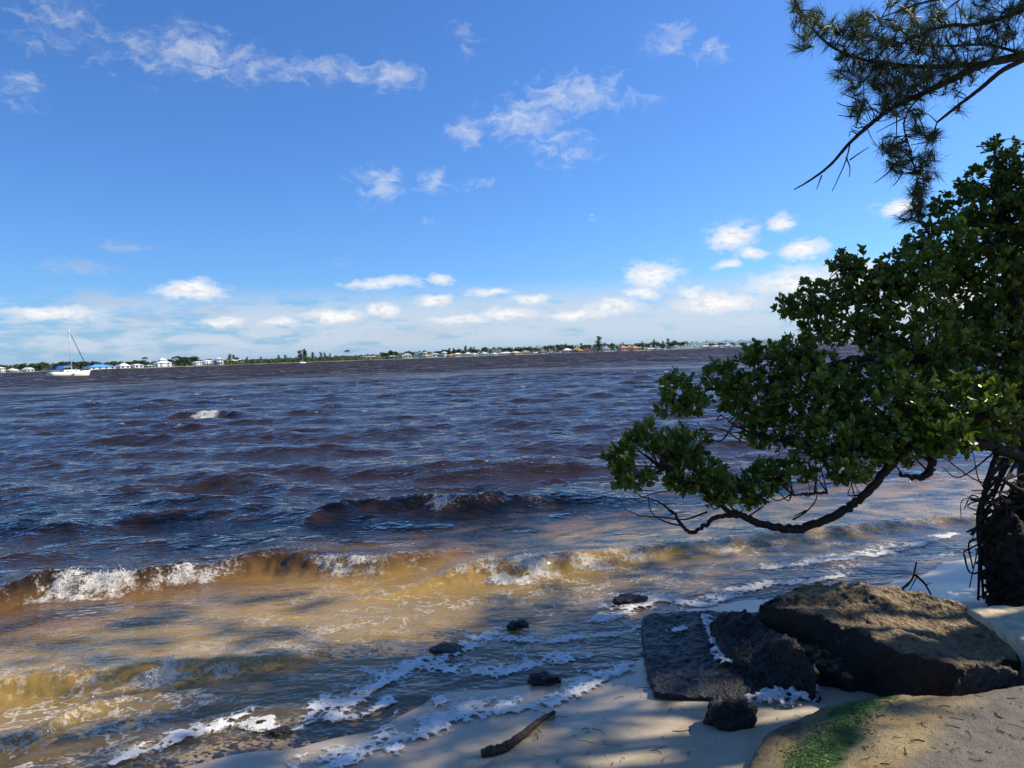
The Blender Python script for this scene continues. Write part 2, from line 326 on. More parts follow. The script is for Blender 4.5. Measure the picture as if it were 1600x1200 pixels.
# foam: breakers, lace near the beach, whitecaps far out
lump = t.noise(t.vm('MULTIPLY', t.pos, (1, 1, 0.5)), 30, 5, 0.72, 0.3)
f_break = t.ramp(t.math('ADD', foamA, t.math('MULTIPLY_ADD', lump, 2.2, -1.15)), 0.25, 0.95)
vo = t.new('TexVoronoi', feature='DISTANCE_TO_EDGE'); wv = t.vm('ADD', t.vm('MULTIPLY', t.pos, (0.7, 1.15, 1)), scaled(t.noise(t.pos, 3.5, 3, 0.6, 0, 1), 0.75)); t.l.new(wv, vo.inputs['Vector']); vo.inputs['Scale'].default_value = 3.6
patch = t.ramp(t.noise(t.vm('MULTIPLY', t.pos, (0.6, 1, 1)), 1.5, 3, 0.6), 0.40, 0.60)
near_shore = t.math('MULTIPLY', t.ramp(offA, 3.4, 0.5), t.ramp(offA, -0.25, 0.1))
lace = t.math('MULTIPLY', t.ramp(vo.outputs[0], 0.085, 0.012), t.math('MULTIPLY', patch, near_shore))
lace = t.math('MULTIPLY', lace, t.ramp(t.noise(t.pos, 40, 2, 0.6), 0.36, 0.55))
fleck = t.math('MULTIPLY', t.ramp(t.noise(t.vm('MULTIPLY', t.pos, (0.45, 1.3, 1)), 13, 3, 0.6), 0.70, 0.76), t.math('MULTIPLY', t.ramp(offA, 5.5, 1.0), 0.8))
cap = t.math('MULTIPLY', t.ramp(t.noise(t.vm('MULTIPLY', t.pos, (0.22, 0.5, 1)), 3.2, 4, 0.7), 0.672, 0.71), t.ramp(dist, 12, 40))
cap2 = t.math('MULTIPLY', t.ramp(t.noise(t.vm('MULTIPLY', t.pos, (0.05, 0.06, 1)), 5.5, 3, 0.66), 0.645, 0.69), t.ramp(dist, 70, 160))
cap3 = t.math('MULTIPLY', t.ramp(t.noise(t.vm('MULTIPLY', t.pos, (0.6, 1.3, 1)), 7, 4, 0.7), 0.60, 0.68), t.attr('crest'))
ff = t.math('MAXIMUM', t.math('MAXIMUM', f_break, t.math('MULTIPLY', lace, 0.9)), t.math('MAXIMUM', fleck, t.math('MAXIMUM', t.math('MAXIMUM', cap, cap2), cap3)))
fd = t.new('BsdfPrincipled'); t.put(fd, 'Base Color', (0.74, 0.71, 0.64, 1)); t.put(fd, 'Roughness', 0.55)
fb = t.new('Bump'); t.put(fb, 'Height', t.noise(t.pos, 60, 5, 0.7)); fb.inputs['Strength'].default_value = 0.9; fb.inputs['Distance'].default_value = 0.02; t.l.new(fb.outputs[0], fd.inputs['Normal'])
t.l.new(t.shmix(t.math('MULTIPLY', ff, 0.80), wet, fd.outputs[0]), t.out.inputs[0])
tag(link('water', mesh_np('water', V[used], F, True, at_), m_water), kind='structure')

# ------------------------------------------------------------------ sand and river bed: one sheet to the horizon
q = np.sinh(np.linspace(-8.2, 8.2, 820)); q = q/q.max()*7000
cxs, cys = 0.5, 5.0
gx, gy = np.meshgrid(q+cxs, q+cys, indexing='ij')
s_ = shore_dist(gx, gy); z = sand_z(gx, gy, s_); z = np.maximum(z, -4); z = np.where(gy > 300, -4, z)
V = np.stack([gx, gy, z], -1).reshape(-1, 3); n = len(q); idx = np.arange(n*n).reshape(n, n)
F = np.stack([idx[:-1, :-1], idx[1:, :-1], idx[1:, 1:], idx[:-1, 1:]], -1).reshape(-1, 4)
m_sand, t = material('beach sand')
s_at = t.math('ADD', t.attr('shore'), t.math('MULTIPLY_ADD', t.noise(t.pos, 1.3, 4, 0.55), 0.7, -0.35))
wetf = t.ramp(s_at, 1.35, 0.75)
grain = t.noise(t.pos, 420, 2, 0.7); blot = t.noise(t.pos, 5, 5, 0.6)
dry = t.mix(t.ramp(blot, 0.3, 0.7), (0.38, 0.31, 0.215, 1), (0.47, 0.395, 0.29, 1)); dry = t.mix(t.ramp(grain, 0.60, 0.72), dry, (0.26, 0.22, 0.17, 1))
wetc = t.mix(t.ramp(blot, 0.3, 0.7), (0.33, 0.25, 0.155, 1), (0.41, 0.325, 0.215, 1))
rough = t.math('MULTIPLY_ADD', t.math('SUBTRACT', 1.0, wetf), 0.67, 0.17)
bsdf(t, t.mix(wetf, dry, wetc), rough, t.math('MULTIPLY_ADD', wetf, 0.35, 0.15), t.math('ADD', t.math('MULTIPLY', t.noise(t.pos, 14, 6, 0.65), t.math('SUBTRACT', 1.15, wetf)), t.math('MULTIPLY', grain, 0.08)), 0.35, 0.02)
tag(link('sand', mesh_np('sand', V, F, True, {'shore': s_.reshape(-1)}), m_sand), kind='structure')
def gz(x, y): return float(sand_z(np.array([float(x)]), np.array([float(y)]))[0])
def onsand(px, py, it=8):
    z = 0.1
    for _ in range(it): p = on(px, py, z); z = gz(p[0], p[1])
    return np.array([p[0], p[1], z])
#@@PART2
# ------------------------------------------------------------------ materials for the beach things
def rock_mat(name, dark, top, topamt, crust, rough=0.6):
    m, t = material(name)
    n1 = t.noise(t.pos, 6, 6, 0.65); n2 = t.noise(t.pos, 55, 4, 0.7)
    vo = t.new('TexVoronoi'); t.l.new(t.pos, vo.inputs['Vector']); vo.inputs['Scale'].default_value = 48
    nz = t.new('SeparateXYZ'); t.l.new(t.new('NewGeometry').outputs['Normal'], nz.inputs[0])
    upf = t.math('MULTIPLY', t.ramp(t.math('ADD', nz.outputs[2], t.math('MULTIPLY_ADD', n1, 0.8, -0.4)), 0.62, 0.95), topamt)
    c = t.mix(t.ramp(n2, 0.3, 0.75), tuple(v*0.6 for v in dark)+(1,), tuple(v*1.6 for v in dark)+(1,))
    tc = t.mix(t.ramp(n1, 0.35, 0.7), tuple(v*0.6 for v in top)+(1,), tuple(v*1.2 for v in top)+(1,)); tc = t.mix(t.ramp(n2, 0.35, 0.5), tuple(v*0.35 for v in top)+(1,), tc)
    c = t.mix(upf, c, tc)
    h = t.math('ADD', t.math('MULTIPLY', vo.outputs[0], crust), n2)
    bsdf(t, c, rough, 0.4, h, 0.9, 0.02); return m
m_rock = rock_mat('dark barnacled rock', (0.016, 0.013, 0.010), (0.030, 0.024, 0.017), 0.7, 0.9, 0.5)
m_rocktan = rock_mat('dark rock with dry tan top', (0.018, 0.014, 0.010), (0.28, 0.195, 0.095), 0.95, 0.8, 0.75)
m_slabwet = rock_mat('wet dark concrete', (0.016, 0.014, 0.012), (0.030, 0.026, 0.023), 0.9, 0.6, 0.38)
m_lump = rock_mat('grey crusted rock', (0.06, 0.05, 0.04), (0.17, 0.15, 0.125), 0.8, 0.8, 0.8)
m_pale = simple('pale dry concrete', (0.50, 0.42, 0.29), 0.85, 0.2, 0.2, 14, 0.5, 'pos')
m_wood = simple('driftwood', (0.055, 0.042, 0.03), 0.85, 0.2, 0.6, 60, 0.6, 'pos')
m_twig = simple('dead twig', (0.035, 0.026, 0.02), 0.9, 0.2, 0.3, 40)
m_bark = simple('dark wet bark', (0.028, 0.021, 0.016), 0.85, 0.25, 0.4, 45, 0.7, 'pos')
m_pbark = simple('pine bark', (0.032, 0.025, 0.021), 0.9, 0.2, 0.4, 30, 0.7, 'pos')
# worn apron with a strip of green algae: the stain has its own place on the slab
m_apron, t = material('worn concrete with algae')
n1 = t.noise(t.pos, 3.2, 6, 0.6, 0.3); n2 = t.noise(t.pos, 40, 5, 0.65); n3 = t.noise(t.pos, 160, 3, 0.7)
pa, pb = on(1398, 1086, 0.33), on(1298, 1205, 0.29); ax = (pb-pa)[:2]; ax /= np.linalg.norm(ax); nx = np.array([-ax[1], ax[0]])
dd = t.vm('DOT_PRODUCT', t.vm('SUBTRACT', t.pos, tuple(pa)), (nx[0], nx[1], 0), out=1)
if np.dot((on(1180, 1150, .3)-pa)[:2], nx) < 0: dd = t.math('MULTIPLY', dd, -1.0)
ddn = t.math('ADD', dd, t.math('MULTIPLY_ADD', n1, 0.5, -0.25))       # positive towards the beach edge
base = t.mix(t.ramp(n1, 0.35, 0.65), (0.29, 0.195, 0.08, 1), (0.42, 0.32, 0.165, 1))
base = t.mix(t.ramp(ddn, -0.16, -0.38), base, (0.17, 0.15, 0.12, 1))
base = t.mix(t.math('MULTIPLY', t.ramp(ddn, -0.02, 0.05), t.ramp(ddn, 0.30, 0.12)), base, t.mix(t.ramp(n2, 0.35, 0.65), (0.015, 0.045, 0.005, 1), (0.06, 0.15, 0.012, 1)))
base = t.mix(t.ramp(ddn, 0.16, 0.34), base, t.mix(t.ramp(n2, 0.3, 0.6), (0.05, 0.042, 0.026, 1), (0.13, 0.10, 0.06, 1)))
base = t.mix(t.ramp(t.math('ADD', dd, t.math('MULTIPLY', n2, 0.10)), 0.56, 0.66), base, (0.24, 0.22, 0.20, 1))
base = t.mix(t.ramp(n3, 0.54, 0.66), base, (0.05, 0.04, 0.03, 1))
bsdf(t, base, 0.75, 0.3, t.math('ADD', n2, t.math('MULTIPLY', n3, 0.6)), 0.7, 0.012)

def tex(name, scale, ty='CLOUDS'):
    x = bpy.data.textures.new(name, ty); x.noise_scale = scale
    if ty == 'CLOUDS': x.noise_depth = 4
    return x
TX = {'big': tex('big', 0.30), 'mid': tex('mid', 0.09), 'small': tex('small', 0.03), 'crust': tex('crust', 0.035, 'VORONOI')}
def rock(name, layers, mat, label, cat, voxel=0.011, big=0.05, mid=0.03, small=0.012, crust=0.0, parent=None, soft=10):
    # layers: list of (top corners as (px, py, z), how far the foot flares out, foot z)
    mb = MB()
    for top, flare, zf in layers:
        T = np.array([on(x, y, z) for x, y, z in top]); c = T.mean(0); k = len(T)
        B = T.copy(); B[:, :2] = c[:2]+(T[:, :2]-c[:2])*(1+flare); B[:, 2] = zf
        a = sum(T[i][0]*T[(i+1) % k][1]-T[(i+1) % k][0]*T[i][1] for i in range(k))
        if a < 0: T, B = T[::-1], B[::-1]
        ct = np.vstack([T, B, [c], [[c[0], c[1], zf]]])
        F = [(i, (i+1) % k, 2*k) for i in range(k)]+[(k+(i+1) % k, k+i, 2*k+1) for i in range(k)]+[(k+i, k+(i+1) % k, (i+1) % k, i) for i in range(k)]
        mb.add(ct, F)
    o = mb.build(name, mat, parent, True)
    r = o.modifiers.new('remesh', 'REMESH'); r.mode = 'VOXEL'; r.voxel_size = voxel; r.use_smooth_shade = True
    s = o.modifiers.new('smooth', 'SMOOTH'); s.factor = 0.5; s.iterations = soft
    for key, st in (('big', big), ('mid', mid), ('small', small), ('crust', crust)):
        if st:
            d = o.modifiers.new(key, 'DISPLACE'); d.texture = TX[key]; d.texture_coords = 'GLOBAL'; d.strength = st; d.mid_level = 0.5
    if label: tag(o, label, cat)
    return o
RG = 'rubble blocks on the beach'
rock('concrete_slab', [([(1002, 968, .13), (1012, 958, .14), (1060, 952, .16), (1200, 955, .18), (1225, 1080, .15), (1180, 1090, .13), (1090, 1088, .12), (1022, 1080, .11), (1012, 1040, .12)], .04, -.15)], m_slabwet,
     'flat wet dark concrete slab with crusted edge at the waterline', 'slab', big=.04, mid=.02, small=.008, crust=.012)['group'] = RG
rock('rock_block', [([(1108, 970, .27), (1122, 954, .33), (1168, 950, .36), (1245, 1005, .38), (1278, 1045, .32), (1272, 1076, .20), (1205, 1064, .18), (1132, 1018, .20)], .12, -.15)], m_rock,
     'black wedge shaped rock lying on the flat wet slab', 'rock', big=.10, mid=.045, small=.014, crust=.02)['group'] = RG
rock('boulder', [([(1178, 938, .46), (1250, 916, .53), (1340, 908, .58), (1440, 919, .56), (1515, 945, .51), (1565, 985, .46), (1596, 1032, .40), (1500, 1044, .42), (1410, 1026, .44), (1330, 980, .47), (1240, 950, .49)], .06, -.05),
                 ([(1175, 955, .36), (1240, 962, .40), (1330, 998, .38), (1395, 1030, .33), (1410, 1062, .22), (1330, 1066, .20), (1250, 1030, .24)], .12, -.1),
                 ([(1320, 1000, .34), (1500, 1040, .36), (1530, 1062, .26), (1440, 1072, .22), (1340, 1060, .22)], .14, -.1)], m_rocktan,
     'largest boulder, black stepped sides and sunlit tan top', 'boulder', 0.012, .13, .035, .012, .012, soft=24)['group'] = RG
rock('crusted_rock', [([(1490, 1054, .38), (1530, 1034, .44), (1575, 1034, .45), (1630, 1052, .40), (1600, 1076, .33), (1496, 1080, .31)], .35, .05)], m_lump,
     'low grey crusted rock between the boulder and the apron', 'rock', big=.06, mid=.05, small=.02, crust=.02)['group'] = RG
rock('broken_slab', [([(1508, 948, .52), (1600, 943, .54), (1760, 940, .55), (1760, 1080, .52), (1620, 1014, .51)], .0, .1)], m_pale,
     'pale dry sunlit concrete slab at the right edge', 'slab', big=.02, mid=.02, small=.010)['group'] = RG
rock('concrete_apron', [([(1150, 1300, .22), (1168, 1190, .23), (1200, 1136, .26), (1290, 1098, .30), (1400, 1080, .34), (1490, 1084, .36), (1600, 1066, .40), (1760, 1045, .44), (1900, 1160, .44), (1900, 1500, .42), (1150, 1500, .28)], .10, -.1)], m_apron,
     'smooth worn concrete apron with a green algae streak', 'concrete apron', 0.014, .035, .016, .006, soft=40)

apron = bpy.data.objects['concrete_apron']; bpy.context.view_layer.update(); EV = apron.evaluated_get(bpy.context.evaluated_depsgraph_get())
def on_apron(px, py):
    p = on(px, py, .33); hit, loc, nrm_, _ = EV.ray_cast(Vector((p[0], p[1], 2)), Vector((0, 0, -1))); return np.array(loc) if hit else None
AT = np.array([(0, 1, 2), (0, 2, 3)]); fb = FB(); db = MB()
for i in range(2600):
    v = random.random(); x = 1395-120*v+random.gauss(-52, 30)-18*v; y = 1084+130*v
    p = on_apron(x, y)
    if p is None or pn(np.array([p[0]*6]), np.array([p[1]*6]))[0] < -.22: continue
    a = random.gauss(-1.2, .7); L = random.uniform(.006, .018); d = np.array([math.cos(a)*L, math.sin(a)*L, -.002]); e = np.array([-d[1], d[0], 0])*.22
    fb.add(np.array([[p-e+[0, 0, .001], p+e+[0, 0, .001], p+d*.6+e+[0, 0, .005], p+d+[0, 0, .002]]]), AT, np.array([random.random()]))
for i in range(130):
    p = on_apron(random.uniform(1230, 1600), random.uniform(1085, 1198))
    if p is None: continue
    L = random.choice([.004, .006, .01, .016, .03]); a = random.uniform(0, 6.28); d = np.array([math.cos(a), math.sin(a), 0])*L; e = np.array([-d[1], d[0], 0])*random.uniform(-.5, .5)
    db.tube(spline([p-d+[0, 0, .002], p+e+[0, 0, .004], p+d+[0, 0, .002]], 3), random.uniform(.0008, .0022), 4)
m_alg, t = material('green algae'); bsdf(t, t.mix(t.attr('rnd'), (0.018, 0.050, 0.006, 1), (0.065, 0.15, 0.014, 1)), .55, .4)
tag(fb.build('algae', m_alg), 'green algae strands on the worn concrete apron', 'algae', None, 'stuff'); tag(db.build('apron_litter', m_twig), 'dark twig scraps lying on the concrete apron', 'litter', None, 'stuff')

def lumpy(name, c, r, mat, label, cat, group, seed, sub=4, rough=0.25, rz=0.0):
    import bmesh
    bm = bmesh.new(); bmesh.ops.create_icosphere(bm, subdivisions=sub, radius=1.0)
    V = np.array([v.co[:] for v in bm.verts]); n = fbm(V[:, 0]*1.3+seed*3.1, V[:, 1]*1.3, V[:, 2]*1.3, o=5, g=0.55)
    V = V*(1+rough*n)[:, None]*np.array(r); ca, sa = math.cos(rz), math.sin(rz)
    for v, p in zip(bm.verts, V): v.co = (p[0]*ca-p[1]*sa, p[0]*sa+p[1]*ca, p[2])
    me = bpy.data.meshes.new(name); bm.to_mesh(me); bm.free(); me.polygons.foreach_set('use_smooth', np.full(len(me.polygons), True))
    o = link(name, me, mat); o.location = c; return tag(o, label, cat, group)
for i, (x, y, wpx, hh, lab) in enumerate([(698, 1030, 56, .07, 'low brown stone awash with a foam ring behind it'), (850, 1066, 54, .06, 'smooth dark stone on the wet sand between foam lines'), (810, 992, 40, .045, 'small dark stone just breaking the shallow water'),
        (985, 948, 62, .06, 'half drowned dark stone beside the flat wet slab'), (437, 1148, 44, .035, 'flat black stone at the foam edge, larger of two'), (408, 1138, 34, .03, 'flat black stone at the foam edge, smaller of two')]):
    p = onsand(x, y); wm = wpx/FPX*p[1]/2*.9; hh *= .8
    lumpy('beach_stone', (p[0], p[1], max(p[2], 0.0)+.008), (wm, wm*0.72, hh), m_rock if i else m_lump, lab, 'stone', 'stones in the wash', i+1, 4, 0.32, random.uniform(-.4, .4))
p = onsand(1146, 1132); lumpy('small_rock', (p[0], p[1]+.03, p[2]+.03), (.125, .10, .10), m_rock, 'small black pitted rock on the sand by the apron', 'rock', RG, 4, 5, .34)
# driftwood, twigs and litter
P = [onsand(752, 1182)+[0, 0, .015], onsand(785, 1175)+[0, 0, .02], onsand(812, 1158)+[0, 0, .02], onsand(840, 1134)+[0, 0, .018], onsand(866, 1116)+[0, 0, .012]]
mb = MB(); Q = spline(P, 10); mb.tube(Q, np.interp(np.linspace(0, 1, len(Q)), [0, .12, .5, 1], [.020, .026, .020, .010]), 9, .22)
tag(mb.build('driftwood', m_wood, None, True), 'short bent driftwood stick on the sand below the foam', 'driftwood')
mb = MB(); b = at(1432, 893, 5.6)
for pts, r in (([(1408, 922), (1425, 905), (1432, 878)], .010), ([(1430, 898), (1447, 915), (1462, 945)], .009), ([(1432, 902), (1420, 925)], .005), ([(1447, 914), (1456, 910)], .004)):
    Q = spline([at(x, y, 5.35) for x, y in pts], 6); mb.tube(Q, np.linspace(r, r*.5, len(Q)), 6, .2)
tag(mb.build('dead_twig', m_twig, None, True), 'bare forked dead twig standing behind the largest boulder', 'twig')
mb = MB()
for i in range(330):
    if i % 3 or i > 260: continue
    x, y = (random.uniform(820, 1260), random.uniform(1030, 1200)) if i < 260 else (random.uniform(1230, 1600), random.uniform(1100, 1195))
    p = onsand(x, y)
    if i >= 260: p[2] = 0.40
    elif shore_dist(np.array([p[0]]), np.array([p[1]]))[0] < .35: continue
    L = random.choice([.008, .012, .02, .03, .05]); a = random.uniform(0, 6.28); r = random.uniform(.0008, .002)
    d = np.array([math.cos(a), math.sin(a), 0])*L; e = np.array([-d[1], d[0], 0])*random.uniform(-.5, .5)
    if i >= 260: continue
    mb.tube(spline([p-d+[0, 0, .003], p+e+[0, 0, .006], p+d+[0, 0, .003]], 3), r, 4)
tag(mb.build('beach_litter', m_twig), 'scattered dark twigs and needles on the sand', 'litter', None, 'stuff')

# ------------------------------------------------------------------ foam: swash lines on the sand and froth on the breakers
def foam_mat(name, lacy):
    m, t = material(name)
    vo = t.new('TexVoronoi'); t.l.new(t.pos, vo.inputs['Vector']); vo.inputs['Scale'].default_value = 95; n = t.noise(t.pos, 70, 4, .7)
    b = bsdf(t, t.mix(t.ramp(t.noise(t.pos, 9, 3, .6), .3, .7), (0.60, 0.57, 0.51, 1), (0.82, 0.81, 0.78, 1)), 0.5, 0.5, t.math('SUBTRACT', n, t.math('MULTIPLY', vo.outputs[0], 0.8)), 0.5, 0.010, link=not lacy)
    if lacy:                                  # bubbles thin out to nothing at the ragged rim
        v2 = t.new('TexVoronoi', feature='DISTANCE_TO_EDGE'); t.l.new(t.vm('ADD', t.pos, t.vm('MULTIPLY', t.noise(t.pos, 12, 2, .6, 0, 1), (.06, .06, 0))), v2.inputs['Vector']); v2.inputs['Scale'].default_value = 17
        a = t.math('ADD', t.attr('edge'), t.math('ADD', t.math('MULTIPLY_ADD', n, 1.3, -.65), t.math('MULTIPLY', v2.outputs[0], -2.2)))
        t.l.new(t.shmix(t.math('MULTIPLY', t.ramp(a, -.05, .50), .95), t.new('BsdfTransparent').outputs[0], b), t.out.inputs[0])
    return m
m_foam = foam_mat('sea foam', False); m_lace = foam_mat('lacy foam', True)
def foam_band(pts, label, hs=0.36, zfix=None):                    # pts: (px, py, half width m, height m)
    C = np.array([onsand(x, y) for x, y, _, _ in pts]); Wd = 1.65*np.array([p[2] for p in pts]); H = hs*np.array([p[3] for p in pts])
    Q = spline(np.column_stack([C[:, :2], Wd, H]), 12); L = np.concatenate([[0], np.cumsum(np.linalg.norm(np.diff(Q[:, :2], axis=0), axis=1))])
    st = 0.010; u = np.arange(0, L[-1], st); q = np.column_stack([np.interp(u, L, Q[:, k]) for k in range(4)])
    T = np.gradient(q[:, :2], axis=0); T /= np.linalg.norm(T, axis=1)[:, None]; N = np.column_stack([-T[:, 1], T[:, 0]])
    vmax = Wd.max()*3.2; v = np.arange(-vmax, vmax, st)
    X = q[:, 0, None]+N[:, 0, None]*v; Y = q[:, 1, None]+N[:, 1, None]*v
    rag = fbm(X*7, Y*7, o=4, g=.6); edge = 1-np.where(v > 0, 0.42, 1.35)[None]*np.abs(v)[None]/q[:, 2, None]+0.8*rag   # sharp on the land side, trailing off towards the water
    edge = np.minimum(edge, 3*np.minimum(u, L[-1]-u)[:, None]/0.3+rag)
    h = q[:, 3, None]*np.clip(edge, 0, 1)**.8*(0.75+0.45*fbm(X*26, Y*26, o=3)); ss = shore_dist(X, Y)
    Z = np.maximum(sand_z(X, Y, ss), np.where(ss < 0.25, water_z(X, Y, ss), -9))+0.004+np.clip(h, -0.003, 1)
    keep = edge > -0.25
    if zfix is not None: Z = zfix+np.clip(h, -.003, 1)
    idx = np.arange(X.size).reshape(X.shape); F = np.stack([idx[:-1, :-1], idx[1:, :-1], idx[1:, 1:], idx[:-1, 1:]], -1)[keep[:-1, :-1] & keep[1:, 1:]]
    if len(F) == 0: return
    V = np.stack([X, Y, Z], -1).reshape(-1, 3); us = np.unique(F); rm = np.zeros(len(V), int); rm[us] = np.arange(len(us))
    tag(link('foam_line', mesh_np('foam_line', V[us], rm[F], True, {'edge': edge.reshape(-1)[us]}), m_lace), label, 'foam', None, 'stuff')
foam_band([(470, 1215, .05, .03), (540, 1190, .055, .035), (600, 1173, .06, .04), (670, 1146, .075, .045), (735, 1118, .085, .045), (800, 1108, .06, .03), (860, 1100, .045, .025), (905, 1082, .05, .03), (960, 1054, .05, .03), (1000, 1036, .025, .012)], 'thick outermost foam line on the bare sand')
foam_band([(160, 1204, .03, .02), (250, 1176, .035, .025), (330, 1152, .04, .03), (380, 1141, .045, .03), (450, 1146, .02, .015), (500, 1132, .03, .015), (560, 1124, .035, .02), (620, 1098, .03, .015)], 'foam line curling past the two flat black stones')
foam_band([(560, 1100, .03, .012), (610, 1072, .06, .025), (655, 1052, .075, .03), (700, 1055, .05, .02), (770, 1058, .05, .02), (830, 1048, .045, .02), (880, 1038, .05, .02), (930, 1028, .025, .012)], 'middle foam line between the brown and dark stones')
foam_band([(700, 1040, .03, .02), (745, 1022, .06, .03), (790, 1012, .05, .025), (860, 1015, .025, .012), (905, 1004, .045, .025), (960, 998, .03, .015), (1010, 984, .03, .015)], 'inner foam line reaching the flat slab')
foam_band([(925, 985, .03, .02), (975, 965, .07, .03), (1020, 945, .08, .035), (1075, 948, .03, .015), (1110, 945, .05, .02), (1190, 922, .05, .02), (1260, 912, .04, .015), (1340, 898, .03, .012)], 'foam line running behind the slab and boulder')
foam_band([(470, 1120, .03, .01), (540, 1108, .05, .012), (600, 1080, .03, .01)], 'thin broken foam sheet in the shallows')
foam_band([(1140, 1092, .03, .03), (1175, 1094, .05, .045), (1205, 1098, .06, .06), (1235, 1098, .06, .06), (1262, 1094, .05, .045), (1290, 1092, .03, .03)], 'cream foam piled between slab and apron', 1.0)
foam_band([(1098, 985, .02, .02), (1106, 1010, .02, .03), (1118, 1035, .025, .03), (1140, 1058, .04, .03)], 'foam trickle in the joint of slab and wedge rock', 1.0, .165)
foam_band([(1040, 1015, .015, .008), (1062, 1012, .02, .008), (1085, 1002, .025, .01)], 'thin foam puddle on top of the flat wet slab', 1.0, .158)
foam_band([(1150, 905, .02, .01), (1240, 893, .05, .015), (1330, 880, .05, .015), (1420, 862, .05, .015), (1500, 842, .04, .012)], 'foam streak in the shallows before the tree')
# froth on the breaking crests: many small blobs
import bmesh as _b
bm = _b.new(); _b.ops.create_icosphere(bm, subdivisions=1, radius=1.0); IV = np.array([v.co[:] for v in bm.verts]); IF = np.array([[v.index for v in f.verts] for f in bm.faces]); bm.free()
X = rng.uniform(-7, 6, 900000); Y = rng.uniform(3.6, 11, 900000); fa = foam_amount(X, Y)
ok = rng.uniform(0, 1, len(X)) < np.clip(fa-0.25, 0, 1)**2.0*0.5; X, Y, fa = X[ok], Y[ok], fa[ok]
clump = fbm(X*9, Y*9, o=3); ok = clump > -0.15; X, Y, fa, clump = X[ok][:9000], Y[ok][:9000], fa[ok][:9000], clump[ok][:9000]
Rb = rng.uniform(.0015, .006, len(X))*(0.7+0.6*np.clip(fa, 0, 1.2)); Z = water_z(X, Y)+0.01+np.abs(rng.normal(0, .022, len(X)))*np.clip(fa, 0, 1.2)*(1+clump)
V = (IV[None]*Rb[:, None, None]*rng.uniform(.7, 1.3, (len(X), 1, 3))+np.stack([X, Y, Z], -1)[:, None]).reshape(-1, 3)
F = (IF[None]+(np.arange(len(X))*len(IV))[:, None, None]).reshape(-1, 3)
tag(link('breaker_froth', mesh_np('breaker_froth', V, F), m_foam), 'white froth and spray on the breaking wave crests', 'foam', None, 'stuff')

# ------------------------------------------------------------------ leaning shore tree on the right
def leaf_mat(name, c1, c2, yellow, rough=0.36, transl=0.35):
    m, t = material(name); r = t.attr('rnd')
    c = t.mix(r, c1+(1,), c2+(1,)); c = t.mix(t.ramp(r, 0.972, 0.985), c, yellow+(1,))
    b = bsdf(t, c, rough, 0.45, link=False); tl = t.new('BsdfTranslucent'); t.l.new(t.mix(0.5, c, (0.25, 0.42, 0.03, 1)), tl.inputs[0])
    t.l.new(t.shmix(transl, b, tl.outputs[0]), t.out.inputs[0]); return m
m_leaf = leaf_mat('glossy shore leaf', (0.024, 0.056, 0.010), (0.120, 0.185, 0.024), (0.36, 0.28, 0.03), .30, .32)
def leaf_shape(L, Wd):                        # obovate leaf along +x, folded at the midrib
    return np.array([(0, 0, 0), (.35*L, .33*Wd, .05*L), (.72*L, .5*Wd, .06*L), (L, 0.0, -.02*L), (.72*L, -.5*Wd, .06*L), (.35*L, -.33*Wd, .05*L), (.4*L, 0, 0), (.75*L, 0, 0)]), [(0, 6, 1), (1, 6, 7, 2), (2, 7, 3), (0, 5, 6), (5, 4, 7, 6), (4, 3, 7)]
def frame(d):
    d = d/np.linalg.norm(d); a = np.cross(d, [.13, .21, .97]); a /= np.linalg.norm(a); return d, a, np.cross(d, a)
LT = np.array([(0, 6, 1), (1, 6, 7), (1, 7, 2), (2, 7, 3), (0, 5, 6), (5, 4, 7), (5, 7, 6), (4, 3, 7)])
def rosette(fb, p, d, n, L, hold=None):
    d, a, b = frame(d); k = np.arange(n); h = k*2.4+rng.uniform(-.3, .3, n)+rng.uniform(0, 6); op = rng.uniform(.3, 1.2, n); l = L*rng.uniform(.65, 1.15, n); wd = l*rng.uniform(.46, .62, n)
    x = d*np.cos(op)[:, None]+(a*np.cos(h)[:, None]+b*np.sin(h)[:, None])*np.sin(op)[:, None]; y = np.cross(d, x)+rng.normal(0, .25, (n, 3)); y -= x*(x*y).sum(1)[:, None]; y /= np.linalg.norm(y, axis=1)[:, None]; z = np.cross(x, y)
    o = p-d*rng.uniform(0, .05, n)[:, None]
    if hold is not None:
        hold += [(o[i], x[i], y[i], z[i], l[i]) for i in range(n)]; return
    S = LS; V = o[:, None]+x[:, None]*(S[:, 0]*l[:, None])[..., None]+y[:, None]*(S[:, 1]*wd[:, None])[..., None]+z[:, None]*(S[:, 2]*l[:, None])[..., None]
    fb.add(V, LT, rng.uniform(0, 1, n))
LS = leaf_shape(1.0, 1.0)[0]
tree = empty('shore_tree', at(1590, 925, 5.5), 0, 'broad leaved dark tree leaning over the water at right', 'tree')
def child(mb, name, mat, par, smooth=True):
    o = mb.build(name, mat, par, smooth); o.matrix_parent_inverse = Matrix.Translation(-par.location); return o
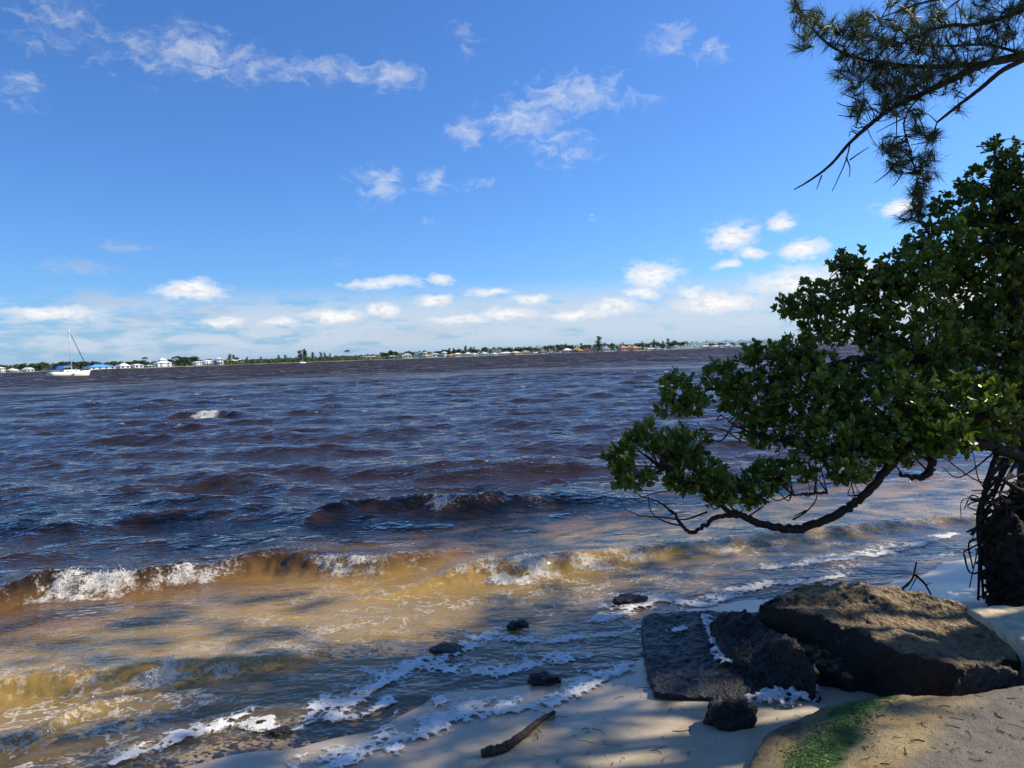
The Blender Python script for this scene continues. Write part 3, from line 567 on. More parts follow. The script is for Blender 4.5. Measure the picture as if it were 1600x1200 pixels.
LIMBS = [
 ('trunk', [(1610, 945, 5.5), (1606, 850, 5.5), (1612, 740, 5.6), (1602, 620, 5.8), (1585, 480, 6.0), (1565, 360, 6.3), (1556, 270, 6.5), (1552, 215, 6.6)], [.13, .12, .11, .09, .06, .035, .015, .005]),
 ('limb', [(1610, 690, 5.6), (1540, 655, 5.4), (1460, 675, 5.25), (1405, 712, 5.2), (1362, 762, 5.15), (1330, 790, 5.12), (1290, 812, 5.1), (1240, 827, 5.1), (1195, 821, 5.05), (1160, 806, 5.0), (1125, 790, 5.0), (1085, 755, 4.95), (1030, 730, 4.9)], [.06, .055, .045, .036, .034, .034, .034, .034, .03, .026, .018, .012, .006]),
 ('limb', [(1165, 806, 5.0), (1125, 806, 4.98), (1103, 818, 4.95), (1082, 833, 4.92), (1066, 822, 4.9), (1052, 803, 4.88), (1040, 790, 4.85)], [.02, .018, .016, .015, .013, .011, .005]),
 ('limb', [(1610, 720, 5.5), (1540, 695, 5.3), (1475, 698, 5.2), (1458, 715, 5.2), (1452, 738, 5.2), (1435, 746, 5.18), (1404, 741, 5.15)], [.05, .045, .04, .036, .032, .024, .012]),
 ('limb', [(1605, 620, 5.8), (1480, 570, 5.7), (1360, 560, 5.65), (1250, 580, 5.6), (1150, 600, 5.5), (1070, 620, 5.4)], [.06, .045, .03, .022, .014, .006]),
 ('limb', [(1600, 560, 5.9), (1500, 500, 6.0), (1400, 455, 6.0), (1330, 425, 6.05), (1305, 400, 6.05)], [.05, .035, .022, .012, .005]),
 ('limb', [(1450, 560, 5.75), (1360, 520, 5.9), (1280, 480, 5.95), (1225, 475, 5.9)], [.03, .02, .012, .005]),
 ('limb', [(1590, 500, 6.0), (1520, 430, 6.2), (1460, 380, 6.2), (1440, 345, 6.2)], [.035, .022, .012, .005]),
 ('limb', [(1400, 712, 5.2), (1300, 700, 5.2), (1220, 690, 5.4), (1160, 670, 5.5), (1130, 650, 5.5)], [.03, .02, .016, .01, .005]),
 ('limb', [(1292, 770, 5.1), (1262, 772, 5.05), (1232, 774, 5.05)], [.012, .010, .005]),
]
TIPS = []
for nm, pts, rr in LIMBS:
    P = spline([at(*p) for p in pts], 8); P = P+0.005*rng.normal(size=P.shape)*(nm != 'trunk'); TIPS.append(P)
    mb = MB(); mb.tube(P, np.interp(np.linspace(0, 1, len(P)), np.linspace(0, 1, len(rr)), rr)*.86, 9, .09); child(mb, nm, m_bark, tree)
ALLP = np.vstack(TIPS)
CL = [(1555,232,20,26,6.6,.35),(1590,250,30,40,6.6,.5),(1545,285,52,30,6.6,.6),(1520,330,70,40,6.5,.8),(1585,360,60,60,6.3,1),(1470,385,55,45,6.2,.9),(1425,425,55,50,6.0,1),(1540,450,90,70,6.2,1),(1325,412,32,24,6.1,.8),(1370,450,60,36,6.0,1),(1285,462,40,32,6.0,.8),(1238,480,30,20,5.9,.7),
 (1310,505,60,38,5.9,.8),(1430,530,90,70,5.8,1),(1550,560,90,90,6.0,1),(1245,545,40,28,5.7,.8),(1190,560,42,26,5.6,.8),(1130,588,40,24,5.5,.8),(1060,606,30,28,5.4,.9),(1045,640,20,16,5.4,.8),(1085,628,30,20,5.4,.8),(1180,620,58,45,5.5,1),(1270,600,65,55,5.5,1),(1380,620,90,70,5.4,1),(1500,640,90,70,5.5,1),
 (1220,668,65,40,5.6,.8),(1300,685,65,42,5.2,1),(1400,690,75,40,5.2,1),(1475,680,50,34,5.1,1),(1012,684,42,22,5.0,.9),(970,712,24,28,4.9,.9),(1062,698,50,32,5.1,.9),(990,742,38,22,4.9,.9),(1080,738,55,34,5.0,.9),(1130,765,45,28,5.0,.9),(1172,762,40,28,5.1,.9),(1238,738,42,22,5.1,.8),(1330,735,42,22,5.0,.9),(1200,740,36,24,5.1,.7),
 (1650,640,90,130,6.0,.8),(1670,430,100,150,6.3,.8),(1620,300,50,60,6.5,.6)]
crown = FB(); twigs = MB(); keepers = []
for cx, cy, rx, ry, d, dens in CL:
    c = at(cx, cy, d); sx, sy = rx/FPX*d, ry/FPX*d; sd = max(min(sx, sy)*1.3, .18); n = int(dens*(8+rx*ry*math.pi/FPX**2*d*d*900))
    for k in range(n):
        v = rng.normal(size=3); v /= np.linalg.norm(v); v *= rng.uniform(.12, 1)**.45
        p = c+RT*v[0]*sx+UP*v[1]*sy+fw*v[2]*sd; dr = RT*v[0]+UP*(v[1]*.7+.45)+fw*v[2]*.8+rng.normal(size=3)*.35
        front = v[2] < -.55 and dens > .7 and len(keepers) < 290 and random.random() < .03
        rosette(crown, p, dr, random.randint(5, 9), random.choice([random.uniform(.042, .060), random.uniform(.055, .080)]) if not front else .074, keepers if front else None)
        if random.random() < .09:
            q = ALLP[np.argmin(((ALLP-p)**2).sum(1)+rng.uniform(0, .05, len(ALLP)))]; m = (p+q)/2+rng.normal(size=3)*.05
            if np.linalg.norm(p-q) < .75: twigs.tube(spline([q, m, p], 4), np.linspace(.006, .0022, 9), 4)
for pts in ([(1105, 800), (1070, 812), (1035, 808), (1000, 806), (978, 795)], [(1052, 803), (1030, 785), (1000, 775), (985, 760)], [(1066, 822), (1040, 815), (1020, 800), (1010, 770)], [(1125, 790), (1100, 770), (1040, 768), (990, 782)], [(1150, 802), (1120, 770), (1118, 740)], [(1275, 770), (1274, 740), (1268, 700)], [(1240, 812), (1262, 798), (1275, 775), (1270, 740)], [(1262, 798), (1240, 806)], [(1160, 690), (1130, 672), (1100, 665)], [(1150, 660), (1120, 690), (1090, 660)], [(1450, 735), (1430, 715), (1425, 700)], [(1410, 742), (1400, 720), (1405, 700)], [(1560, 700), (1500, 745), (1470, 730)], [(1600, 740), (1540, 755), (1480, 720), (1470, 705)], [(1590, 770), (1535, 760), (1520, 700)], [(1600, 790), (1560, 735), (1545, 690)]):
    Q = spline([at(x+random.uniform(-3, 3), y, 5.0+(x-1000)/1000*.5) for x, y in pts], 6); mb = MB(); mb.tube(Q, np.linspace(.007, .0028, len(Q)), 5, .2); child(mb, 'twig', m_bark, tree)
tag(child(crown, 'crown', m_leaf, tree, False), kind='stuff'); tag(child(twigs, 'twigs', m_bark, tree), kind='stuff')
S, Fc = leaf_shape(1.0, .55); lms = []
for i in range(4):
    mb = MB(); mb.add(S*np.array([1, random.uniform(.9, 1.1), random.uniform(.6, 1.6)]), Fc, .2+.25*i); lms.append(mb.mesh('leaf')); lms[-1].materials.append(m_leaf)
for o, x, y, z, l in keepers[:290]:
    ob = link('leaf', random.choice(lms), None, tree); ob.matrix_local = Matrix(((x[0]*l, y[0]*l, z[0]*l, o[0]), (x[1]*l, y[1]*l, z[1]*l, o[1]), (x[2]*l, y[2]*l, z[2]*l, o[2]), (0, 0, 0, 1)))
    ob.matrix_parent_inverse = Matrix.Translation(-tree.location)
# root mass under the trunk
rt = rock('root_mass', [([(1548, 800, .78), (1580, 775, .86), (1700, 765, .92), (1760, 800, .92), (1700, 850, .8), (1580, 840, .72), (1550, 820, .74)], -.05, .02)], m_bark, None, None, .016, .30, .26, .10, .05, tree)
rt.matrix_parent_inverse = Matrix.Translation(-tree.location)
for i in range(78):
    k = (1 if i % 9 == 0 else 0 if i % 3 == 0 else 2); x0, y0 = random.uniform(1530, 1640), random.uniform(755, 905) if k != 1 else random.uniform(762, 815); a = random.uniform(-1, 1)
    if k == 0:   # running down to the sand
        P = [at(x0+30, y0-60, 5.45), at(x0+8, y0-15, 5.3+.1*a), at(x0+random.uniform(-14, 10), y0+30, 5.25+.1*a), at(x0+random.uniform(-25, 12), 925+random.uniform(-12, 14), 5.25+.12*a)]
    elif k == 1: # sticking out towards the water
        P = [at(x0+60, y0-random.uniform(0, 30), 5.5), at(x0+15, y0-5, 5.3+.1*a), at(x0-10, y0+random.uniform(-12, 10), 5.25), at(1500+random.uniform(-4, 50), y0+random.uniform(-28, 30), 5.2+.15*a)]
    else:        # loops across the mass
        P = [at(x0+50, y0+random.uniform(-30, 30), 5.35), at(x0+20, y0+random.uniform(-20, 20), 5.2), at(x0-10, y0+random.uniform(-20, 20), 5.2), at(x0-30, y0+random.uniform(-10, 40), 5.35)]
    P = np.array(P); P[1:3] += rng.normal(0, .03, (2, 3)); mb = MB(); Q = spline(P, 6); r = random.choice([.005, .008, .012, .02]); mb.tube(Q, np.linspace(r, r*.45, len(Q)), 6, .2); child(mb, 'root', m_bark, tree)

# ------------------------------------------------------------------ pines: the one whose boughs hang in at the top right, and its neighbours that shade the beach
m_needle = leaf_mat('pine needles', (0.014, 0.028, 0.018), (0.036, 0.056, 0.026), (0.10, 0.085, 0.03), .5, .18)
NTT = np.array([(0, 1, 2), (0, 2, 3), (3, 2, 4)])
def tuft(fb, p, d, n, L, wd, droop=.25, spread=.95):
    d, a, b = frame(d); h = rng.uniform(0, 6.283, n); op = np.abs(rng.normal(0, spread*.55, n)); l = L*rng.uniform(.55, 1.1, n)
    nd = d*np.cos(op)[:, None]+(a*np.cos(h)[:, None]+b*np.sin(h)[:, None])*np.sin(op)[:, None]; o = p-d*rng.uniform(0, .06, n)[:, None]
    sd = np.cross(nd, rng.normal(size=(n, 3))); sd *= (wd/2/(np.linalg.norm(sd, axis=1)+1e-6))[:, None]; m = o+nd*(l*.55)[:, None]; e = o+nd*l[:, None]; e[:, 2] -= droop*l*rng.uniform(0, 1, n)
    fb.add(np.stack([o-sd, o+sd, m+sd, m-sd, e], 1), NTT, np.clip(rng.uniform()+rng.uniform(-.2, .2, n), 0, .92))
PD = 6.4
pine = empty('pine_tree', (7.4, 7.3, gz(7.4, 7.3)), 0, 'dark pine with needle boughs hanging in at top right', 'tree')
def pchild(mb, nm, mat, par=None): return child(mb, nm, mat, par or pine)
mb = MB(); Pt = spline([(7.4, 7.3, 0.1), (7.5, 7.3, 3), (7.35, 7.4, 6), (7.4, 7.3, 9), (7.3, 7.3, 12.5)], 8); mb.tube(Pt, np.linspace(.24, .04, len(Pt)), 10, .06); pchild(mb, 'trunk', m_pbark)
B = {
 'm1': [(1835, 20), (1600, 85), (1535, 102), (1492, 122), (1448, 143), (1395, 168), (1363, 192), (1328, 223), (1296, 259), (1262, 284), (1241, 296)],
 'm2': [(1600, 84), (1560, 96), (1480, 104), (1404, 102), (1363, 96), (1328, 87), (1296, 70), (1267, 41), (1244, 2), (1235, -30)],
 'm3': [(1840, -20), (1600, 93), (1564, 112), (1530, 140), (1492, 169), (1464, 191)],
 'm4': [(1448, 143), (1425, 165), (1413, 190), (1415, 212), (1422, 233), (1430, 268), (1436, 292), (1440, 318), (1434, 346)],
 'm5': [(1430, 170), (1442, 198), (1448, 222), (1442, 250), (1432, 270)],
 'm6': [(1800, -60), (1560, 30), (1480, 40), (1420, 62), (1380, 95)],
 'm7': [(1760, -110), (1600, -10), (1520, -10), (1440, 5), (1370, 30)],
 'm8': [(1600, 84), (1540, 70), (1470, 72), (1400, 66), (1350, 55)],
}
RD = {'m1': (.055, .007), 'm2': (.035, .006), 'm3': (.040, .014), 'm4': (.012, .003), 'm5': (.008, .003), 'm6': (.03, .006), 'm7': (.03, .006), 'm8': (.02, .005)}
BP = {}
for k, pts in B.items():
    dep0 = {'m6': 6.2, 'm7': 6.0, 'm8': 6.6}.get(k, PD); P = spline([at(x, y, dep0+random.uniform(-.08, .08)) for x, y in pts], 8)
    if k in ('m1', 'm3', 'm6', 'm7'): P = np.vstack([[(7.38, 7.33, P[0][2]+.2)], P])
    BP[k] = P; mb = MB(); mb.tube(P, np.linspace(*RD[k], len(P))*.72, 7, .1); pchild(mb, 'bough', m_pbark)
for pts in ([(1401, 172), (1401, 224)], [(1416, 183), (1395, 193), (1369, 207)], [(1328, 225), (1322, 250), (1310, 278), (1300, 299)], [(1322, 245), (1328, 262), (1327, 277)], [(1284, 274), (1276, 296)], [(1328, 250), (1345, 238), (1358, 230)], [(1340, 210), (1330, 205), (1326, 214)], [(1356, 196), (1340, 200), (1333, 196)], [(1345, 158), (1330, 152), (1312, 144)], [(1340, 165), (1322, 166), (1307, 160)], [(1345, 182), (1325, 182), (1310, 180)], [(1395, 263), (1380, 276), (1366, 286)], [(1410, 270), (1402, 283), (1395, 291)], [(1436, 285), (1448, 290), (1455, 296)]):
    mb = MB(); Q = spline([at(x, y, PD) for x, y in pts], 5); mb.tube(Q, np.linspace(.007, .003, len(Q)), 5); pchild(mb, 'bare_twig', m_pbark)
need = FB(); ptw = MB()
def spray(px, py, n, sp, dd=(0, .2), L=.175, dep=PD):
    for _ in range(n):
        p = at(px+random.gauss(0, sp), py+random.gauss(0, sp), dep+random.gauss(0, .18)); d = RT*(dd[0]+random.gauss(0, .6))+UP*(dd[1]+random.gauss(0, .5))+fw*random.gauss(0, .5)
        tuft(need, p, d, 42, L, .0031, .25, 1.1)
        q = min((P[np.argmin(((P-p)**2).sum(1))] for P in BP.values()), key=lambda v: ((v-p)**2).sum())
        ptw.tube(spline([q, (p+q)/2+rng.normal(size=3)*.03, p], 3), np.linspace(.005, .0025, 7), 4)
for (x, y, n, sp) in [(1245,12,4,8),(1262,30,3,8),(1255,52,4,9),(1275,38,4,8),(1298,45,5,9),(1265,70,2,7),(1310,80,4,10),(1318,52,3,9),(1332,40,5,10),(1345,28,5,9),(1342,62,5,12),(1370,60,7,14),(1380,85,7,14),(1355,85,5,12),(1400,55,8,16),(1412,25,8,14),(1405,5,4,10),(1440,45,9,16),(1450,80,9,15),(1430,100,7,14),(1470,15,7,16),(1480,60,9,18),(1500,95,9,16),(1470,110,9,14),(1425,125,9,14),(1390,120,8,14),(1362,112,4,10),(1318,118,4,8),(1340,118,4,10),(1360,140,7,12),(1385,150,8,14),(1410,145,9,12),(1440,130,8,12),(1350,165,5,10),(1340,176,3,8),(1395,165,6,10),(1520,20,8,18),(1540,60,9,18),(1550,90,5,14),(1565,25,9,18),(1590,60,9,18),(1590,10,8,16),(1490,130,4,10),(1515,120,3,9),(1500,172,1,3),
   (1380,228,3,6),(1390,236,3,6),(1410,230,3,7),(1440,200,4,6),(1452,215,4,7),(1450,240,4,8),(1415,255,5,8),(1398,258,3,6),(1432,262,4,8),(1446,270,3,8),(1440,290,4,6),(1438,305,4,5),(1425,322,3,5),(1436,335,3,6),(1420,338,2,4),(1430,180,3,6),(1640,40,20,30),(1640,0,20,30)]:
    spray(x, y, int(n*1.35)+1, sp, (-.25, .1) if y > 190 else (-.1, .35))
tag(pchild(need, 'needles', m_needle), kind='stuff'); tag(pchild(ptw, 'twigs', m_pbark), kind='stuff')
# crowns above and beside the frame
def crown_mesh(clumps, seed, per=42, L=.34, wd=.016):
    random.seed(seed); mb = FB()
    for (x, y, z, r, n) in clumps:
        for k in range(n):
            v = np.array([random.gauss(0, 1) for _ in range(3)]); v = v/np.linalg.norm(v)*random.random()**.4*r*np.array([1, 1, .55])
            tuft(mb, np.array([x, y, z])+v, v+np.array([0, 0, .3*r]), per, L, wd, .2, 1.3)
    return mb
SX, SY = math.sin(SUN_AZ)/math.tan(SUN_EL), math.cos(SUN_AZ)/math.tan(SUN_EL)
def over(*L): return [(x+SX*(z-zb), y+SY*(z-zb), z, r, int(n*(1.6 if y > 7.3 else 1))) for x, y, z, r, n, zb in L]     # a clump of the crown that stands between the sun and a spot
cl1 = over((1.3, 5.4, 6.4, .7, 20, .1), (2.2, 6.3, 6.6, .9, 24, .1), (.5, 4.8, 7.2, .7, 18, .1), (3.2, 5.9, 6.8, .9, 14, 3.0), (3.0, 5.7, 8.4, .9, 12, 2.6), (2.0, 5.4, 8.6, .7, 10, 2.4), (4.6, 7.0, 9.4, 1.0, 22, 3.4), (3.4, 7.2, 7.4, 1.0, 26, .1), (2.2, 7.1, 7.6, .7, 18, 0), (4.8, 7.8, 7.6, .8, 16, 0), (4.4, 6.8, 7.2, .8, 18, .2), (3.7, 6.3, 7.0, .6, 12, .2), (5.4, 7.0, 7.4, .8, 16, .3), (4.6, 6.6, 10.4, 1.0, 22, 2.5))
tag(pchild(crown_mesh(cl1, 11), 'crown', m_needle), kind='stuff')
SHADE = [  # further pines on the bank, trunk foot, height, crown clumps
 ((12.6, 13.6), 15, over((-1, 9.4, 9.4, 1.1, 24, 0), (.6, 9.1, 9.8, 1.1, 24, 0), (2.2, 9.4, 10.2, 1.1, 24, 0), (-2.5, 9.0, 10.8, 1.1, 24, 0), (-.5, 10.9, 11.4, 1.2, 26, 0), (1.4, 10.8, 10.6, 1.2, 26, 0), (-3.6, 9.8, 12.6, 1.1, 22, 0), (-3.2, 8.4, 13.4, .8, 18, 0), (.2, 8.0, 9.6, .8, 18, 0), (-1.4, 8.1, 10.2, .8, 18, 0), (1.7, 7.9, 9.4, .8, 18, 0), (.2, 7.35, 9.2, .5, 9, 0), (1.3, 7.2, 8.8, .5, 9, 0), (2.9, 8.2, 9.2, .9, 20, 0), (4.3, 8.6, 8.8, .9, 20, 0), (3.6, 9.7, 9.6, 1.0, 20, 0), (5.6, 9.6, 9.4, 1.0, 20, 0)), 'tall pine on the bank beyond the leaning tree'),
 ((17, 14.6), 18, over((-4.2, 9.0, 14, 1.1, 24, 0), (-5.6, 9.5, 15, 1.1, 24, 0), (-7, 9.2, 16, 1.2, 26, 0), (-8.6, 9.6, 17, 1.2, 26, 0), (-4.6, 11, 14, 1.2, 24, 0), (-6.6, 10.9, 15.4, 1.2, 24, 0), (-2.4, 10.8, 13, 1.2, 24, 0), (-8.4, 11, 17.5, 1.0, 16, 0)), 'tall pine set back on the bank'),
 ((8.4, 5.7), 10, over((-.4, 4.1, 6.2, .8, 20, .1), (.8, 4.3, 5.8, .8, 20, .1), (-1.3, 3.4, 6.6, .8, 22, 0), (-.1, 3.6, 6.2, .7, 14, .1), (-2.4, 3.1, 7.4, .8, 22, 0), (-3.5, 2.9, 8.2, .9, 22, 0), (1.2, 3.5, 5.2, .5, 8, .2)), 'pine beside the camera shading the beach'),
 ((11.8, 8.8), 14, over((2.6, 6.2, 9.6, 1.0, 24, 2.0), (4.7, 6.3, 10.4, 1.0, 22, 3.0), (3.0, 5.2, 11.4, .9, 20, 3.0), (-2.5, 5.75, 12, .8, 24, 0), (-3.9, 5.6, 13.2, .9, 26, 0)), 'pine behind the nearest pine on the bank'),
]
SHADE += [((x, y), h, [(x+random.uniform(-1.2, 1.2), y+random.uniform(-1.2, 1.2), z, 1.5, 30) for z in np.linspace(h*.38, h, 6)], lab) for x, y, h, lab in  # unseen pines added to keep sky light off the beach and rock faces
 ((-4.5, -4.0, 11, 'unseen pine added behind the camera, nearest the water'), (-.5, -4.6, 12, 'unseen pine added straight behind the camera'), (3.5, -3.2, 11, 'unseen pine added behind the camera on the right'), (6.8, -.4, 10, 'unseen pine added on the bank right of the camera'), (10.5, 2.6, 12, 'unseen pine added up the bank right of the camera'))]
for i, ((x, y), h, cl, lab) in enumerate(SHADE):
    e = empty('pine_tree', (x, y, gz(x, y)), 0, lab, 'tree', 'pines on the bank')
    random.seed(50+i); mb = MB(); P = spline([(x, y, 0), (x+.1, y, h*.3), (x-.1, y+.1, h*.65), (x, y, h)], 8); mb.tube(P, np.linspace(.24, .04, len(P)), 9, .06); pchild(mb, 'trunk', m_pbark, e)
    mb = MB()
    for c in cl: mb.tube(spline([(x, y, c[2]-.9), ((x+c[0])/2, (y+c[1])/2, c[2]-.4), c[:3]], 4), np.linspace(.07, .02, 9), 6)
    tag(pchild(mb, 'boughs', m_pbark, e), kind='stuff'); tag(pchild(crown_mesh(cl, 60+i), 'crown', m_needle, e), kind='stuff')
#@@PART3
# ------------------------------------------------------------------ the far shore
random.seed(21); rng = np.random.default_rng(21)
DT = ([-300, 0, 200, 400, 640, 800, 1010, 1060, 1200, 1600, 2000], [640, 690, 720, 850, 1000, 1030, 1060, 1350, 1900, 2300, 2600])
def hy(px): return 553-(px-800)*math.tan(ROLL)
def Dist(px): return float(np.interp(px, *DT))
def far(px, back=0.0, z=0.0):
    d = ray(px, hy(px)); p = d*(Dist(px)+back); return np.array([p[0], p[1], z])
xs = np.linspace(-420, 2050, 160); V = []
for b, z in ((0, -.6), (0.5, .55), (6, .9), (40, 1.1), (500, 1.5), (1500, 1.5)): V += [far(x, b+random.uniform(-1.5, 1.5)*(b > 0)*(b < 30), z) for x in xs]
n = len(xs); F = [(k*n+i, k*n+i+1, (k+1)*n+i+1, (k+1)*n+i) for k in range(5) for i in range(n-1)]
m_bank = simple('far bank grass and seawall', (0.16, 0.17, 0.11), .9, .2, .4, .05, 0, 'pos')
tag(link('far_bank', mesh_np('far_bank', V, F, False), m_bank), kind='structure')
m_fol = leaf_mat('far foliage', (0.022, 0.040, 0.016), (0.060, 0.082, 0.030), (0.10, 0.10, 0.04), .6, .1)
m_thick = leaf_mat('mangrove thicket', (0.035, 0.065, 0.018), (0.085, 0.12, 0.035), (0.12, 0.13, 0.05), .6, .1)
QT = np.array([(0, 1, 2), (0, 2, 3)])
def leafcloud(fb, C, size):                   # random facing leaf clumps at points
    n = len(C); a = rng.normal(size=(n, 3)); a /= np.linalg.norm(a, axis=1)[:, None]; b = np.cross(a, rng.normal(size=(n, 3))); b /= np.linalg.norm(b, axis=1)[:, None]
    s1 = (size*rng.uniform(.5, 1.2, n))[:, None]; s2 = s1*rng.uniform(.5, 1, n)[:, None]
    fb.add(np.stack([C-a*s1, C-b*s2, C+a*s1, C+b*s2], 1), QT, rng.uniform(0, .95, n))
def thicket(x0, x1, hpx, back, size, per, mat, label, name):
    fb = FB()
    for x in np.arange(x0, x1, .5):
        n = per; m = Dist(x)/FPX; hh = np.interp(x, *hpx)*m*(1+.35*float(pn(np.array([x*.13]), np.array([back*.37]))[0])+.2*float(pn(np.array([x*.6]), np.array([3.1]))[0]))
        C = np.array([far(x+random.uniform(-.5, .5), back+random.uniform(0, 14), 0) for _ in range(n)]); C[:, 2] = .8+hh*rng.uniform(0, 1, n)**.8; leafcloud(fb, C, size)
    tag(fb.build(name, mat), label, 'trees', None, 'stuff')
thicket(-300, 1240, ([-300, 0, 120, 300, 420, 640, 820, 960, 1060, 1240], [12, 12, 11, 9, 7, 9, 12, 12, 11, 10]), 95, 1.0, 10, m_fol, 'dark belt of woods behind the houses on the far shore', 'far_woods')
thicket(1180, 1900, ([1180, 1900], [7, 6]), 60, 1.6, 4, m_fol, 'distant wooded shore behind the leaning tree', 'far_woods')
thicket(352, 628, ([352, 380, 500, 628], [5, 7, 6, 5]), 2, .8, 9, m_thick, 'low green mangrove thicket along the far waterline', 'mangrove_thicket')
# far trees
H = [(1, 7, 7, 2, 'white', 'white', 'white house cut by the left edge of the picture'), (19, 13, 3.5, 2.5, 'tan', 'cream', 'low house with beige roof near the left edge'), (25, 11, 2, 1, 'white', 'white', 'low white boathouse left of the sailboat'), (44, 12, 3.5, 3.5, 'lgrey', 'lgrey', 'pale grey gabled house left of the sailboat'),
 (155, 38, 3.4, 4.2, 'white', 'blue', 'long building with bright blue roof right of the sailboat'), (193, 16, 4, 4, 'white', 'white', 'white house with rounded broad roof right of the blue roof'), (183, 10, 3, 2, 'pink', 'white', 'small pinkish house beside the blue roof'), (214, 15, 4.6, 1.6, 'lgrey', 'white', 'long white flat roofed house left of the lone palm'), (234, 13, 3.2, 1, 'green', 'lgrey', 'low pale green house right of the lone palm'),
 (254, 22, 6.5, 3.2, 'white', 'white', 'large white house with two tiered pyramid roof'), (308, 10, 5.5, 1.6, 'white', 'white', 'small white house right of the palms'), (325, 21, 6.5, 1.6, 'white', 'white', 'long white two storey house with balconies'), (342, 9, 10, 1.6, 'white', 'white', 'tall narrow white three storey house'), (363, 15, 6, 2, 'white', 'cream', 'white house before two feathery trees'), (375, 7, 7, 1, 'white', 'white', 'narrow white house where the mangroves begin'),
 (578, 44, 3.6, 2, 'cream', 'lgrey', 'long low beige building behind the mangrove thicket'), (612, 16, 4, 1.5, 'grey', 'lgrey', 'grey house at the right end of the thicket'), (624, 8, 2.6, 1.6, 'white', 'white', 'small white cottage at the end of the thicket'), (636, 13, 4.5, 4, 'white', 'white', 'white gabled house past the thicket'), (664, 4, 8, 1.5, 'white', 'white', 'narrow white tower house on the far shore'), (668, 9, 2.5, 1.8, 'cream', 'orange', 'low house with orange roof beside the narrow tower'), (679, 15, 5, 2, 'lgrey', 'grey', 'grey roofed house under trees mid shore'), (694, 6, 7, 2, 'white', 'white', 'bright white upright house mid shore'), (704, 9, 2.6, 1.6, 'pink', 'orange', 'low house with orange roof right of the upright white one'), (715, 12, 4, 2, 'white', 'lgrey', 'white house with grey roof before feathery trees'), (731, 10, 4, 2.4, 'white', 'cream', 'white house below the tallest mid shore trees'), (741, 7, 3, 2, 'white', 'white', 'small white house right of the mid shore trees'), (757, 10, 3.6, 2, 'cream', 'lgrey', 'cream house half hidden in trees'), (773, 9, 2.6, 1.6, 'white', 'white', 'tiny white house in front of two palms'), (790, 22, 3, 1.8, 'white', 'cream', 'long low white house right of two palms'),
 (806, 13, 3.4, 1.8, 'pink', 'cream', 'low pinkish house with cream roof'), (821, 12, 3.4, 2.6, 'white', 'terra', 'white house with small red roof'), (848, 11, 3.6, 2.4, 'tan', 'brown', 'tan house deep in trees'), (838, 8, 2, 1, 'white', 'white', 'low white boathouse before dense trees'), (862, 8, 2, 1, 'white', 'lgrey', 'low pale boathouse right of dense trees'), (886, 13, 4.4, 2.8, 'paleblue', 'white', 'pale blue house with white roof'), (901, 16, 4.4, 3, 'orange', 'brown', 'orange house with brown roof'), (907, 8, 3.4, 1.4, 'yellow', 'orange', 'small yellow house before the orange one'), (924, 20, 4, 4, 'tan', 'terra', 'big house with broad terracotta hip roof'), (945, 12, 4.5, 5, 'white', 'white', 'white house with steep front gable'), (973, 14, 5, 3.6, 'pink', 'terra', 'pink house with terracotta roof'), (992, 16, 4, 3.2, 'tan', 'terra', 'tan villa with terracotta roof at the right'), (983, 8, 6, 2, 'white', 'terra', 'narrow white house between two terracotta roofs'),
 (1017, 14, 2.2, 1.2, 'white', 'white', 'low white house right of the terracotta roofs'), (1030, 7, 2, 1, 'white', 'lgrey', 'small white house by the water below the trees'), (1051, 10, 4, 3, 'white', 'white', 'white house with slanting roof high in the trees'), (1102, 12, 2.6, 1.4, 'white', 'white', 'pale distant house, left of three'), (1118, 12, 2.2, 1.2, 'cream', 'white', 'pale distant house, middle of three'), (1136, 9, 2.6, 1.4, 'white', 'lgrey', 'pale distant house, right of three')]
m_trunk = simple('far trunk', (0.09, 0.07, 0.055), .9, .2)
def far_crown(kind, seed):
    global rng
    keep = rng; rng = np.random.default_rng(seed); fb = FB()
    if kind == 'round':
        for _ in range(7):
            c = np.array([rng.uniform(-.32, .32), rng.uniform(-.32, .32), rng.uniform(.45, .8)]); v = rng.normal(size=(34, 3)); v /= np.linalg.norm(v, axis=1)[:, None]; leafcloud(fb, c+v*rng.uniform(.4, 1, (34, 1))*np.array([.24, .24, .19]), .075)
    elif kind == 'tall':
        for k in range(11):
            z = .22+.075*k; v = rng.normal(size=(22, 3)); leafcloud(fb, np.array([rng.uniform(-.07, .07), rng.uniform(-.07, .07), z])+v*np.array([.085, .085, .05])*(1.25-z*.7), .055)
    else:
        for k in range(17):
            a = k*2.4; e = rng.uniform(-.4, 1.0); P = []
            for u in np.linspace(0, 1, 6): r = .27*u; P.append((math.cos(a)*r*math.cos(e*.6), math.sin(a)*r*math.cos(e*.6), .93+.20*u*math.sin(e)-.19*u*u))
            P = np.array(P); leafcloud(fb, np.repeat(P, 2, 0)+rng.normal(0, .012, (12, 3)), .045)
    me = mesh_np('crown', np.vstack(fb.v), np.vstack(fb.f), False, {'rnd': np.concatenate(fb.r)}); me.materials.append(m_fol); rng = keep; return me
CR = {'round': [far_crown('round', i) for i in range(4)], 'tall': [far_crown('tall', 10+i) for i in range(3)], 'palm': [far_crown('palm', 20+i) for i in range(3)]}
TR = {}
for k, r, h in (('round', .03, .62), ('tall', .018, .95), ('palm', .016, .94)):
    mb = MB(); mb.tube(spline([(0, 0, -.05), (.01, .01, h*.5), (0, 0, h)], 3), np.linspace(r, r*.6, 7), 6, .1); TR[k] = mb.mesh('trunk', True); TR[k].materials.append(m_trunk)
